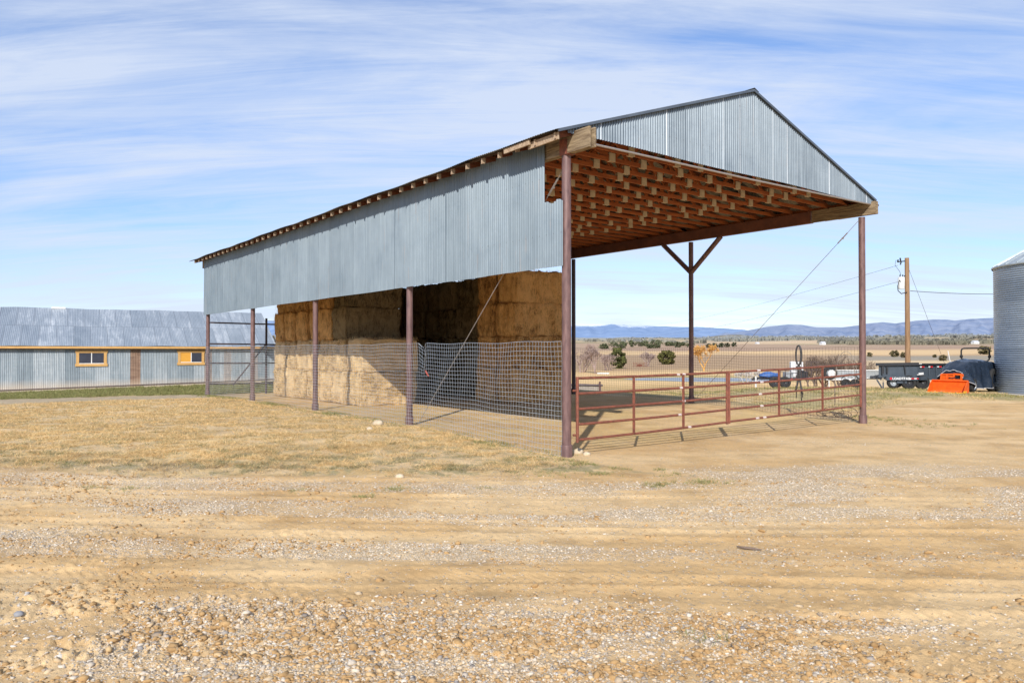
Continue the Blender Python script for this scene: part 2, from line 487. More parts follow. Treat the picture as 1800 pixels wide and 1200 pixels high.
M['trough_wood'] = simple('grey_trough_boards', (.42, .38, .34), (.24, .2, .17), 4, .85, 0, .3, (1, 1, 8))
M['bark'] = simple('tree_bark', (.24, .18, .14), (.13, .09, .07), 8, .9, 0, .3)
M['pale_bark'] = simple('pale_bare_twigs', (.44, .34, .30), (.28, .2, .18), 8, .9, 0, .3)
M['willow_bark'] = simple('yellow_willow_twigs', (.72, .42, .13), (.55, .3, .08), 8, .9, 0, .2)
M['leafy'] = mat_attr('evergreen_foliage', .9, .35, 3)
M['stone'] = simple('fieldstone', (.62, .52, .38), (.42, .33, .22), 9, .9, 0, .4)
M['blade'] = mat_attr('grass_blades', .85, .2, 3, 0, .3)
M['roof_farm'] = simple('distant_roof', (.62, .64, .68), (.5, .5, .55), .3, .6, 0, 0)

# galvanised shed wall and roof with rust panels, dirt splash at the foot
def mat_old_wall():
    m = N('old_corrugated_wall')
    co = m.n('TexCoord').outputs['Object']; sp = m.n('SeparateXYZ', {0: co}); x = sp.outputs['X']; z = sp.outputs['Z']
    idx = m.math('FLOOR', m.math('DIVIDE', x, .66)); wn = m.n('TexWhiteNoise', {'W': idx}, noise_dimensions='1D').outputs['Value']
    s1 = m.noise(m.coord('Object', (5, 5, .5)), 1.6, 6, .7); s2 = m.noise(m.coord('Object', (1, 1, 7)), 1.2, 4, .6)
    s3 = m.noise(m.coord('Object'), 1.6, 5, .65)
    t = m.math('ADD', m.math('MULTIPLY', s1, .55), m.math('ADD', m.math('MULTIPLY', wn, .22), m.math('ADD', m.math('MULTIPLY', s2, .12), m.math('MULTIPLY', s3, .22))))
    col = m.ramp(t, [(.33, (.16, .20, .235)), (.55, (.27, .32, .36)), (.8, (.50, .54, .57))])
    rust = None
    for a, b, k in ((5.54, 6.02, .95), (9.12, 9.5, .7), (10.1, 10.5, .5), (11.5, 11.9, .5), (-4.2, -3.7, .8)):
        g = m.math('MULTIPLY', m.math('MULTIPLY', m.math('GREATER_THAN', x, a), m.math('LESS_THAN', x, b)), k)
        rust = g if rust is None else m.math('MAXIMUM', rust, g)
    rc = m.ramp(s2, [(.3, (.17, .095, .06)), (.7, (.33, .21, .14))])
    col = m.mix(rust, col, rc)
    foot = m.ramp(m.math('ADD', z, m.math('MULTIPLY', s3, .25)), [(.36, 1.), (.85, 0.)])
    col = m.mix(m.math('MULTIPLY', foot, .8), col, (.56, .46, .35))
    return m.fin(col, .55, .25, m.bump(s1, .15, .02))


def mat_old_roof():
    m = N('old_corrugated_roof')
    co = m.n('TexCoord').outputs['Object']; sp = m.n('SeparateXYZ', {0: co}); x = sp.outputs['X']; y = sp.outputs['Y']
    row = m.math('GREATER_THAN', y, 1.9)
    idx = m.math('ADD', m.math('FLOOR', m.math('DIVIDE', m.math('ADD', x, m.math('MULTIPLY', row, .3)), .75)), m.math('MULTIPLY', row, 71.))
    wn = m.n('TexWhiteNoise', {'W': idx}, noise_dimensions='1D').outputs['Value']
    s1 = m.noise(m.coord('Object', (3.2, .45, .45)), 1.7, 6, .7, .5); s3 = m.noise(m.coord('Object'), .5, 4, .6)
    t = m.math('ADD', m.math('MULTIPLY', s1, .62), m.math('ADD', m.math('MULTIPLY', wn, .2), m.math('MULTIPLY', s3, .35)))
    col = m.ramp(t, [(.38, (.23, .275, .325)), (.62, (.34, .385, .435)), (.74, (.50, .54, .58)), (.86, (.70, .72, .74))])
    fx = m.math('FRACT', m.math('DIVIDE', m.math('ADD', x, m.math('MULTIPLY', row, .3)), .75))
    seam = m.math('LESS_THAN', fx, .045)
    sy = m.math('LESS_THAN', m.math('ABSOLUTE', m.math('SUBTRACT', y, 1.9)), .022)
    col = m.mix(m.math('MULTIPLY', m.math('MAXIMUM', seam, sy), .5), col, (.15, .17, .2))
    return m.fin(col, .45, .35, m.bump(s1, .1, .02))


M['old_wall'] = mat_old_wall(); M['old_roof'] = mat_old_roof()


def mat_water():
    m = N('pond_water')
    f = m.noise(m.coord('Object', (1, 3, 1)), 2.5, 4, .6)
    return m.fin((.24, .25, .26), .35, 0, m.bump(f, .12, .03), .8)


def mat_mountain(name, c1, c2, snow=False):
    m = N(name)
    P = m.n('NewGeometry').outputs['Position']
    f = m.noise(m.n('Mapping', {'Vector': P, 'Scale': (.0006, .0006, .0025)}).outputs[0], 2.4, 7, .62)
    f2 = m.noise(m.n('Mapping', {'Vector': P, 'Scale': (.003, .003, .004)}).outputs[0], 2., 5, .6)
    t = m.math('ADD', m.math('MULTIPLY', f, .7), m.math('MULTIPLY', f2, .3))
    col = m.ramp(t, [(.40, c2), (.60, c1)])
    if snow:
        a = m.n('Attribute', attribute_name='snow').outputs['Fac']
        sf = m.math('MULTIPLY', a, m.math('GREATER_THAN', m.math('ADD', f2, m.math('MULTIPLY', a, .3)), .62))
        col = m.mix(m.math('MULTIPLY', sf, .85), col, (.8, .85, .92))
    return m.fin(col, 1., 0, None, 0.)


M['water'] = mat_water()


def mat_stones(name='gravel_stones', pale=False):
    m = N(name)
    r = m.n('NewGeometry').outputs['Random Per Island']
    col = m.ramp(r, [(0., (.11, .12, .14)), (.16, (.24, .25, .27)), (.28, (.50, .43, .33)), (.40, (.56, .39, .21)), (.60, (.56, .38, .19)),
                     (.70, (.66, .58, .47)), (.80, (.40, .40, .40)), (.90, (.60, .56, .50)), (1., (.72, .69, .64))])
    if pale:
        col = m.ramp(r, [(0., (.20, .20, .21)), (.15, (.36, .36, .36)), (.3, (.55, .46, .34)), (.5, (.62, .56, .48)), (.7, (.48, .46, .43)), (.85, (.66, .59, .49)), (1., (.72, .69, .63))])
    f = m.noise(m.n('NewGeometry').outputs['Position'], 60, 4, .6)
    col = m.mix(1, col, m.ramp(f, [(.3, (.78,) * 3), (.7, (1.12,) * 3)]), 'MULTIPLY')
    f2 = m.noise(m.n('NewGeometry').outputs['Position'], 5, 3, .6)
    col = m.mix(m.ramp(f2, [(.35, .15), (.65, .35 if pale else .5)]), col, (.56, .38, .195))
    return m.fin(col, .88, 0, m.bump(f, .3, .006), .25)


M['gravel'] = mat_stones(); M['pale_gravel'] = mat_stones('pale_chippings', True)

# ------------------------------------------------------------------ ground sheet
DIRT = np.array([.590, .388, .185]); DIRT2 = np.array([.67, .47, .25]); DIRT3 = np.array([.50, .318, .145])


def ground_color(x, y):
    d = np.sqrt(x * x + y * y); u, v = uv_of(x, y)
    n1 = fbm(x * .45, y * 1.1, 3, 5)[..., None]; n2 = fbm(x * 1.9, y * 2.5, 4, 5)[..., None]
    c = DIRT + (DIRT2 - DIRT) * sm(n1, .42, .62) + (DIRT3 - DIRT) * sm(n2, .55, .75)
    gm = gravel_mask(x, y)[..., None]
    c = c * (1 - .3 * gm) + np.array([.56, .46, .34]) * .3 * gm
    # dry lawn to the left of the shed
    le = lawn_edge(x)
    lawn = sm(y - le + .35 * (fbm(x * 1.5, y * 1.5, 6) - .5), -.05, .3) * (1 - sm(v + .25 * (fbm(x, y, 7) - .5), -.45, -.05)) * (1 - sm(d, 42, 52))
    ls = sm(fbm(x * .5, y * .9, 12), .35, .65)[..., None]
    lc = np.array([.48, .33, .155]) * (1 - ls) + np.array([.66, .48, .25]) * ls
    bare = sm(fbm(x * .9, y * 1.2, 13, 4), .50, .60)[..., None]
    lc = lc * (1 - .7 * bare) + np.array([.66, .48, .28]) * .7 * bare
    lg = (sm(fbm(x * 4.6, y * 5.6, 14), .50 , .66) * (.9 - .6 * sm(y - le, 0, 4.5)))[..., None]
    lc = lc * (1 - lg) + np.array([.33, .28, .15]) * lg
    c = c * (1 - lawn[..., None]) + lc * lawn[..., None]
    # worn track between lawn and old shed, green strip below its wall
    t, n = shed_tn(x, y)
    track = (sm(n, -9.5, -8.2) * (1 - sm(n, -5.6, -4.9)) * (1 - sm(t, 8, 12)))[..., None]
    c = c * (1 - .8 * track) + np.array([.43, .35, .25]) * .8 * track
    strip = (sm(n + .3 * np.sin(t), -5.4, -5.0) * (1 - sm(n, -1.3, -.9)) * (1 - sm(t, 14, 17)))[..., None]
    c = c * (1 - strip) + np.array([.20, .19, .07]) * strip
    near_wall = (sm(n, -1.2, -.9) * (1 - sm(n, .1, .3)) * (1 - sm(t, 14, 17)))[..., None]
    c = c * (1 - near_wall) + np.array([.60, .47, .33]) * near_wall
    # inside the hay shed: trodden straw and pale earth
    ins = (sm(u, -.3, 1.5) * (1 - sm(u, 25, 27)) * sm(v, -.2, .6) * (1 - sm(v, 11.4, 12.4)))
    hs = (ins * sm(fbm(x * .9, y * .9, 15), .4, .62))[..., None]
    c = c * (1 - hs * .7) + np.array([.62, .44, .20]) * hs * .7
    # rough ground to the right: grass round the trailers
    rg = sm(v, 12.2, 13.5) * sm(y + .12 * (x - 18), 31.5, 33.5) * (1 - sm(d, 62, 70))
    rg = np.maximum(rg, sm(v, 12.0, 13.2) * sm(u, 3, 5) * (1 - sm(d, 62, 70)) * .9)
    gmix = sm(fbm(x * .6, y * .8, 16), .38, .6)[..., None]
    rc = np.array([.55, .40, .21]) * (1 - gmix) + np.array([.38, .31, .15]) * gmix
    c = c * (1 - rg[..., None]) + rc * rg[..., None]
    # the valley: stubble, ploughed and sage country, farthest tones blued by painted haze
    ang = x / np.maximum(y, 1)
    ld = np.log(np.maximum(d, 1.)) + .10 * (fbm(x / 60, y / 60, 18) - .5) + .28 * (fbm(ang * 7, np.log(np.maximum(d, 1)) * 1.3, 19) - .5)
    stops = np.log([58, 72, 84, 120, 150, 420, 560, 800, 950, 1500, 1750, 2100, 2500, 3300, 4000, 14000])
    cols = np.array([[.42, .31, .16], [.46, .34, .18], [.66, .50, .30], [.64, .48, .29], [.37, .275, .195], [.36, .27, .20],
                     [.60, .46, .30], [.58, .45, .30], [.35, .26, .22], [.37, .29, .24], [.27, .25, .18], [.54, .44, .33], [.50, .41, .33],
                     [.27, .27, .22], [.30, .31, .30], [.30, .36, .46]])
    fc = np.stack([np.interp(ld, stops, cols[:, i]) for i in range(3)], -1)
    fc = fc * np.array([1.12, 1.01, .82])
    pale = (sm(ang, .40, .50) * sm(d, 75, 90) * (1 - sm(d, 260, 300)))[..., None]
    fc = fc * (1 - pale) + np.array([.64, .48, .29]) * pale
    sage = (sm(ang, .40, .50) * sm(ld, math.log(260), math.log(290)) * (1 - sm(ld, math.log(400), math.log(450))))[..., None]
    fc = fc * (1 - sage) + np.array([.33, .28, .21]) * sage
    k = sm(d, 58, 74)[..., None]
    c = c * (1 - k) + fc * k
    e = ((x - 25.5) / 11.5) ** 2 + ((y - 98.) / 9.5) ** 2
    bank = (1 - sm(e, 1.3, 2.4))[..., None]
    c = c * (1 - .6 * bank) + np.array([.30, .27, .12]) * .6 * bank
    grassy = np.maximum(lawn, np.maximum(strip[..., 0], rg)) * (1 - sm(d, 50, 60))
    return np.clip(c, .02, .9), grassy


def make_ground():
    rad = [1.6]
    while rad[-1] < 30000:
        r = rad[-1]
        k = 1.004 if r < 14 else (1.010 if r < 62 else 1.03)
        if r < 3.6: k = 1.02
        rad.append(r * k)
    rad = np.array(rad)
    fine = np.linspace(math.radians(-44), math.radians(44), 720)
    step = fine[1] - fine[0]
    coarse = np.linspace(math.radians(44), math.radians(316), 150)[1:-1]
    ang = np.concatenate([fine, coarse])
    A, R = np.meshgrid(ang, rad)
    X = R * np.sin(A); Y = R * np.cos(A)
    Z = G(X, Y)
    col, gr = ground_color(X, Y)
    na = len(ang); nr = len(rad)
    verts = np.stack([X, Y, Z], -1).reshape(-1, 3)
    i = np.arange(nr - 1)[:, None] * na; j = np.arange(na)[None, :]; j2 = (j + 1) % na
    faces = np.stack([i + j, i + j2, i + na + j2, i + na + j], -1).reshape(-1, 4)[:, ::-1]
    # close the middle (below the photographer)
    c4 = np.concatenate([col, np.ones(col.shape[:2] + (1,))], -1).reshape(-1, 4)
    gmk = (gravel_mask(X, Y) * (1 - sm(R, 16, 24))).reshape(-1)
    nearm = (1 - sm(R, 45, 90)).reshape(-1)
    me = fastmesh('ground', verts, faces, 4, M['ground'],
                  {'col': ('FLOAT_COLOR', c4), 'gravel': ('FLOAT', gmk), 'grassy': ('FLOAT', gr.reshape(-1)), 'near': ('FLOAT', nearm)}, True)
    o = link('ground', me); tag(o, kind='structure')
    mb = MB(); n = 24
    mb.add([(0, 0, -.02)] + [(1.75 * math.cos(2 * PI * k / n), 1.75 * math.sin(2 * PI * k / n), -.02) for k in range(n)], [(0, 1 + k, 1 + (k + 1) % n) for k in range(n)])
    return o


make_ground()

# pond
mb = MB(); n = 48; pts = []
for k in range(n):
    a = 2 * PI * k / n; r = 1.02 + .06 * math.sin(3 * a + 1)
    pts.append((25.5 + 11.5 * r * math.cos(a), 98. + 9.5 * r * math.sin(a), -1.62))
mb.add(pts, [tuple(range(n))])
tag(mb.build('pond_water', M['water']), kind='structure')


# ------------------------------------------------------------------ mountains
def ridge(name, crest, dist, depth, base_y, mat, snow=None, seed=0):
    """crest: (px, py) pairs of the skyline; a real ridge of that height at that distance, seen from the yard"""
    px = np.linspace(crest[0][0], crest[-1][0], 420); py = np.interp(px, [c[0] for c in crest], [c[1] for c in crest])
    py = py + 1.1 * (fbm(px / 26, px * 0, seed, 4) - .5) * 2
    k = 26
    rows = []; sn = []
    for j in range(k):
        f = j / (k - 1)                      # 0 foot, 1 crest
        D = dist - depth * (1 - f)
        X = (px - 900) / FPX * D; Y = np.full_like(px, D)
        top = H + (617.5 - py) / FPX * dist; bot = H + (617.5 - base_y) / FPX * (dist - depth)
        z = bot + (top - bot) * f ** .9 + (1 - f) * f * 900 * (dist / 18000) * (fbm(px / 22, np.full_like(px, f * 2.2), seed + 5, 4) - .5)
        rows.append(np.stack([X, Y, z], -1)); sn.append(np.interp(px, *snow) * sm(np.full_like(px, f), .72, .97) if snow else px * 0)
    rows.append(np.stack([(px - 900) / FPX * (dist + depth), np.full_like(px, dist + depth), np.full_like(px, 0.)], -1)); sn.append(px * 0)
    R = np.array(rows); nr, nc = R.shape[:2]
    i = np.arange(nr - 1)[:, None] * nc; j = np.arange(nc - 1)[None, :]
    F = np.stack([i + j, i + j + 1, i + nc + j + 1, i + nc + j], -1).reshape(-1, 4)
    o = link(name, fastmesh(name, R.reshape(-1, 3), F, 4, mat, {'snow': ('FLOAT', np.array(sn).reshape(-1))}, True))
    return tag(o, kind='structure')


MT1 = mat_mountain('hazy_blue_mountain', (.26, .355, .53), (.19, .28, .455), True)  # distance haze is put into the blue mountain colours
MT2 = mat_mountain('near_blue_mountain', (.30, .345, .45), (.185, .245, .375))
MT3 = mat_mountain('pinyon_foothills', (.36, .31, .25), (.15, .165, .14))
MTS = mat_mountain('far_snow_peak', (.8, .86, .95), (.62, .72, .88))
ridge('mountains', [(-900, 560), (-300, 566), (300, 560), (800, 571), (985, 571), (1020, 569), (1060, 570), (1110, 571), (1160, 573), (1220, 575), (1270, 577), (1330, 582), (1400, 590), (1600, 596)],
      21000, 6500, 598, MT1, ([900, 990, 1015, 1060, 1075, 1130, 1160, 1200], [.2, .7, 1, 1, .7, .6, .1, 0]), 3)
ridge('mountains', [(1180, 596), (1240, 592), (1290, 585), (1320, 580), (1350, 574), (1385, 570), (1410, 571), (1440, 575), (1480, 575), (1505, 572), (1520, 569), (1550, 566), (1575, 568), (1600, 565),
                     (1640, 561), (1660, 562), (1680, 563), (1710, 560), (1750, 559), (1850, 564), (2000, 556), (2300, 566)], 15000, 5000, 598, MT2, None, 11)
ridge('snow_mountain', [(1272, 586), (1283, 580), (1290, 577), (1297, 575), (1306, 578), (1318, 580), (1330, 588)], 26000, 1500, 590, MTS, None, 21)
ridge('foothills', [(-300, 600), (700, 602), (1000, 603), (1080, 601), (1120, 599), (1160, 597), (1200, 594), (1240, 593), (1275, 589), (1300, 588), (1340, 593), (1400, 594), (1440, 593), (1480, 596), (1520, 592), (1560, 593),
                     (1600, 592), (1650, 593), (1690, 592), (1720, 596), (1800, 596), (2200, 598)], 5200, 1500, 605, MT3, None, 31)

# ------------------------------------------------------------------ hay shed
B = thing('hay_shed', 'tall open pole barn with galvanised cladding and exposed red wooden trusses over stacked hay', 'barn', (O[0], O[1], 0), AZ)
# local axes of the shed: x across the gable, y along the long side


def lg(x, y):                                             # ground under a shed-local point
    p = O + x * V + y * U
    return gz(p[0], p[1])


EAVE = 6.03; BC0 = 6.445; SL = 1 / 3.; RIDGE = 8.47


def roofz(x):
    return RIDGE - SL * abs(x - W / 2)


def make_post(x, y, mat, top=EAVE, r=.084):
    m = MB(); g = lg(x, y)
    m.tube([(x, y, g - .3), (x, y, top)], r, 20, True)
    o = m.build('post', mat, B, .6)
    c = MB(); c.lathe([(r + .024, g - .3), (r + .024, g + .20), (r + .018, g + .235), (r + .002, g + .245)], x, y, 20)
    c.build('base_collar', mat, o, .6)
    return o


for k in range(5): make_post(0, k * L, M['post'], r=.093 if k == 0 else .084)
for k in range(5): make_post(W, k * L, M['post'] if k < 2 else M['dark_pipe'], r=.093 if k == 0 else .084)
m = MB()                                                   # knobbly timber: several planks bolted together
for i, (dx, ex) in enumerate(((-.055, .0), (0, .05), (.055, -.03))):
    m.box(dx - .026, dx + .026, -.75 + ex, 25.9, EAVE + .002 * i, EAVE + .40 - .006 * i)
bl = m.build('beam', M['timber'], B, False, .006)
m = MB()
for i, (dx, ex) in enumerate(((-.055, .03), (0, .0), (.055, .02))):
    m.box(W + dx - .026, W + dx + .026, -.47 + ex, 1.55 - .4 * i, EAVE + .04 + .002 * i, EAVE + .41 - .006 * i)
br = m.build('beam', M['timber'], B, False, .006)
m = MB(); m.box(W + .085, W + .11, -.2, 25.6, EAVE + .41, BC0 + .14); m.build('blocking', M['truss'], B)
m = MB(); m.box(W - .079, W + .079, 1.58, 25.9, EAVE + .045, EAVE + .40)
m.build('beam', M['dark_beam'], B)
m = MB(); m.box(-.095, .095, -.16, .10, EAVE - .012, EAVE + .0); m.box(-.098, -.086, -.12, .10, EAVE, EAVE + .30)
m.build('beam_saddle', M['gate'], B)
for yy in (L, 3 * L):
    for s in (-1, 1):
        m = MB(); m.tube([(W, yy, 4.93), (W, yy + s * 1.3, EAVE + .05)], .085, 12)
        m.build('brace', M['post'], B, .6)
m = MB(); m.tube([(.1, -.42, 6.215), (5.8, -.36, 6.26), (11.5, -.3, 6.36)], .024, 8)
m.build('tie_pipe', M['cable'], B, .6)
for (a, b) in (((.1, .02, 5.98), (.1, L - .25, lg(.1, L - .25) + .02)), ((W - .1, .02, 5.95), (W - .1, L - .2, lg(W, L) + .1))):
    m = MB(); m.tube([a, b], .008, 6)
    m.build('brace_cable', M['cable'], B)
    m = MB(); va = Vector(a); vb = Vector(b); p = va.lerp(vb, .06); q = va.lerp(vb, .11); m.tube([p, q], .02, 6)
    m.tube([va.lerp(vb, .085), va.lerp(vb, .085) + Vector((.03, 0, 0))], .03, 6)
    m.build('turnbuckle', M['cable'], B)

# trusses: one mesh, plates as sub-parts
bot = [2.3, 4.6, 6.94, 9.24]; top = [1.25, 3.45, W / 2, 8.09, 10.29]
BC = 6.445


def tz(x): return roofz(x) - .10


def truss_mb(jit):
    m = MB(); t = .038
    m.box(-.12, W + .12, -t / 2, t / 2, BC, BC + .092)
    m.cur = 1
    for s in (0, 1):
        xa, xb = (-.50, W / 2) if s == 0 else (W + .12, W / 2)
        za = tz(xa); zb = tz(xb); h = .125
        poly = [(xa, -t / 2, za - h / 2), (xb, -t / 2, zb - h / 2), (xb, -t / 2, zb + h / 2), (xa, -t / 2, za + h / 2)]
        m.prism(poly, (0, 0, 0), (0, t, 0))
    m.cur = 0
    zz = [(top[0], bot[0]), (top[1], bot[0]), (top[1], bot[1]), (top[2], bot[1]), (top[2], bot[2]), (top[3], bot[2]), (top[3], bot[3]), (top[4], bot[3])]
    for a, b in zz:
        m.bar((a, jit, tz(a) - .03), (b, jit, BC + .06), .085, .034, (0, 1, 0))
    return m


def plates_mb(x):
    m = MB()
    for s in (-1, 1):
        y = s * .031
        m.box(x - .095, x + .095, y - .010, y + .010, BC - .006, BC + .19)
    return m


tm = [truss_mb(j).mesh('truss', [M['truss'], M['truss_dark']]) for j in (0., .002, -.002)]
pm = plates_mb(0).mesh('gusset_plate', M['plate'])
NT = 43; SP = .615
for k in range(NT):
    y = -.235 + k * SP
    o = link('truss', tm[k % 3], B); o.location = (0, y, 0)
    for b in bot + [3.45 + .3 * math.sin(k * 1.9), 8.3 + .4 * math.sin(k * 1.3), 5.77]:
        p = link('gusset_plate', pm, o); p.location = (b + random.uniform(-.08, .08), 0, random.uniform(-.015, .01))
# short weathered rafter tails that catch the sun under the eave
m_t = MB(); m_t.prism([(-.515, -.019, tz(-.5) - .062), (-.515, -.019, tz(-.5) + .06), (-.42, -.019, tz(-.42) + .06), (-.42, -.019, tz(-.42) - .064)], (0, -.002, 0), (0, .042, 0))
tail = m_t.mesh('rafter_tail', M['tailwood'])
for k in range(NT):
    o = link('rafter_tail', tail, B); o.location = (0, -.235 + k * SP, 0)

# purlins and roof sheets
for s in (-1, 1):
    for i, q in enumerate(np.linspace(.25, 6.15, 10)):
        x = W / 2 + s * q; z = roofz(x) - .022
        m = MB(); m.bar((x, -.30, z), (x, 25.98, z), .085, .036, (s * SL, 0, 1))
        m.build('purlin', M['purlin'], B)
m = MB(); m.bar((-.47, -.30, tz(-.47) - .02), (-.47, .62, tz(-.47) - .03), .04, .13); m.bar((-.54, .50, tz(-.5) + .03), (-.54, 1.35, tz(-.5) + .02), .04, .1)
m.build('eave_board', M['tailwood'], B)


def corrugate(pts_fn, s0, s1, pitch, amp, nseg=8, rows=2):
    """pts_fn(s, f) -> (point, normal); waves along s, f 0..1 across"""
    n = int((s1 - s0) / pitch * nseg) + 1
    vs = []; fs = []
    for i in range(n + 1):
        s = s0 + (s1 - s0) * i / n; w = amp * math.sin(2 * PI * s / pitch)
        for r in range(rows):
            p, nn = pts_fn(s, r / (rows - 1))
            vs.append((p[0] + nn[0] * w, p[1] + nn[1] * w, p[2] + nn[2] * w))
    for i in range(n):
        for r in range(rows - 1):
            fs.append((i * rows + r, (i + 1) * rows + r, (i + 1) * rows + r + 1, i * rows + r + 1))
    m = MB(); m.add(vs, fs)
    return m


nl = math.hypot(1, SL)
for s in (-1, 1):
    def rf(y, f, s=s):
        q = (1 - f) * (W / 2 + (.60 if s < 0 else .16)); x = W / 2 + s * q
        lift = .012 * math.sin(y * .9) + .008 * math.sin(y * 2.7 + 1)
        return (x, y, roofz(x) + .012 + lift * (1 - f)), (s * SL / nl, 0, 1 / nl)
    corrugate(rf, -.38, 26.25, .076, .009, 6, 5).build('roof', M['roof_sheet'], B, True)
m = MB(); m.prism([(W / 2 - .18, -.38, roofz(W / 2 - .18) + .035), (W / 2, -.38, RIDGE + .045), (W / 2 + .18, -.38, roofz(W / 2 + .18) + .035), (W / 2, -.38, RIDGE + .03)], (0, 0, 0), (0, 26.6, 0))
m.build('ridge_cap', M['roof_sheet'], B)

WX = -.130


def wl(y, f):
    lo = 3.80 + .006 * math.sin(y * 1.3)
    hi = 6.40
    j = random.Random(int(y / .86)).uniform(-.004, .004)
    return (WX + .01 * math.sin(y * .7) * (1 - f) - (.012 if (y / .86) % 1 > .93 else 0), y, lo + j + (hi - lo - j) * f), (1, 0, 0)


corrugate(wl, .54, 25.42, .076, .018, 8, 2).build('wall_cladding', M['wall_sheet'], B, True)


def wl2(y, f):
    lo = 3.80; hi = 5.12 + .03 * math.sin(y * 17)
    return (WX - .004, y, lo + (hi - lo) * f), (1, 0, 0)


corrugate(wl2, -.04, .545, .076, .018, 8, 2).build('wall_cladding', M['wall_sheet'], B, True)
m = MB()                                                    # girts behind the cladding
for z in (3.86, 5.0): m.box(WX + .036, WX + .05, .56, 25.3, z, z + .09)
m.build('girt', M['truss'], B)
for yg, sgn in ((-.31, 1), (26.0, -1)):
    def gb(x, f, yg=yg):
        lo = 6.375 + .012 * math.sin(x * 1.1); hi = roofz(x) - .005
        return (x, yg - (.008 if (x / .66) % 1 > .93 else 0), lo + max(hi - lo, .01) * f), (0, 1, 0)
    corrugate(gb, -.25, W + .25, .076, .018, 8, 2).build('gable_cladding', M['gable_sheet'], B, True)
m = MB()
for s in (-1, 1):
    q = 6.3 if s < 0 else 5.9
    m.bar((W / 2, -.365, RIDGE - .015), (W / 2 + s * q, -.365, roofz(W / 2 + s * q) - .015), .03, .055)
m.build('rake_trim', M['rake'], B)

# pipe rails across the far end
PR = thing('pipe_fence', 'brown four rail pipe fence across the far left end of the pole barn', 'fence', (O[0], O[1], 0), AZ)
m = MB(); g = lg(2.74, 25.2); m.tube([(2.74, 25.2, g - .2), (2.74, 25.2, 3.72)], .055, 10); m.build('fence_post', M['dark_pipe'], PR, .6)
for z in (3.45, 2.46, 1.55, .58):
    m = MB(); m.tube([(.1, 25.2, z), (2.74, 25.2, z - .02), (W - .1, 25.2, z - .02)], .035, 8); m.build('rail', M['dark_pipe'], PR, .6)
m = MB(); m.tube([(1.15, 25.2, g + .45), (2.68, 25.2, 2.4)], .035, 8); m.build('brace', M['dark_pipe'], PR, .6)


# ------------------------------------------------------------------ wire mesh fences
def mesh_fence(name, label, pts_of, s0, s1, top, mat, rad, parent_rz=True, kink=None, cell=.1016, bays=(), seed=0):
    F = thing(name, label, 'fence', (O[0], O[1], 0), AZ)
    edges = list(bays)
    for bi in range(len(edges) - 1):
        a, b = edges[bi], edges[bi + 1]
        m = MB()
        ns = int(round((b - a) / cell)); nz = int(round(top / cell))
        grid = np.zeros((ns + 1, nz + 1, 3))
        for i in range(ns + 1):
            s = a + (b - a) * i / ns
            x0, y0 = pts_of(s); g = lg(x0, y0)
            sag = .03 * math.sin(PI * (s - a) / (b - a)) + .012 * math.sin(s * 3.1 + seed)
            for j in range(nz + 1):
                f = j / nz; z = g * (1 - f) + .01 + f * (top + .06 * g) - sag * f
                bulge = .025 * math.sin(s * 2.3 + seed) * math.sin(PI * f) + .015 * math.sin(s * 5.7 + j * .4)
                px, py = x0, y0
                if abs(V[0]) > 0:
                    if pts_of(0)[0] == pts_of(1)[0]: px += bulge
                    else: py += bulge
                if kink:
                    for (ks, kw, kz, dz, dx) in kink:
                        e = math.exp(-((s - ks) / kw) ** 2) * max(0, min(1, (z - kz) / .5))
                        z -= dz * e; px += dx * e; py += dx * e * .9 * math.sin(j * 1.7)
                grid[i, j] = (px, py, z)
        for i in range(ns + 1): m.tube([grid[i, j] for j in range(nz + 1)], rad, 3, False)
        for j in range(nz + 1): m.tube([grid[i, j] for i in range(ns + 1)], rad * (1.3 if j == nz else 1), 3, False)
        m.build('mesh_panel', mat, F)
    return F


mesh_fence('wire_mesh_fence', 'galvanised square wire mesh fence along the long left side of the pole barn', lambda s: (WX - .0, s), 0, 25.2, 2.30, M['fence_wire'], .0034,
           kink=[(5.42, .10, 1.45, .13, .04)], bays=(.02, L, 2 * L, 3 * L, 4 * L), seed=1)
mesh_fence('wire_mesh_fence', 'shade-darkened rusty wire mesh fence on the far right side of the pole barn', lambda s: (W + .12, s), 0, 25.2, 2.22, M['dark_wire'], .0036,
           bays=(.1, L, 2 * L), seed=2)

m = MB(); m.bar((-.20, 5.12, 1.60), (-.205, 4.98, 1.48), .025, .012); m.bar((-.20, 5.14, 1.62), (-.21, 5.04, 1.52), .02, .012)
rb = m.build('ribbon', M['ribbon'], None); rb.location = (O[0], O[1], 0); rb.rotation_euler = (0, 0, AZ)
tag(rb, 'small red ribbon tied to the buckled part of the mesh fence', 'ribbon')

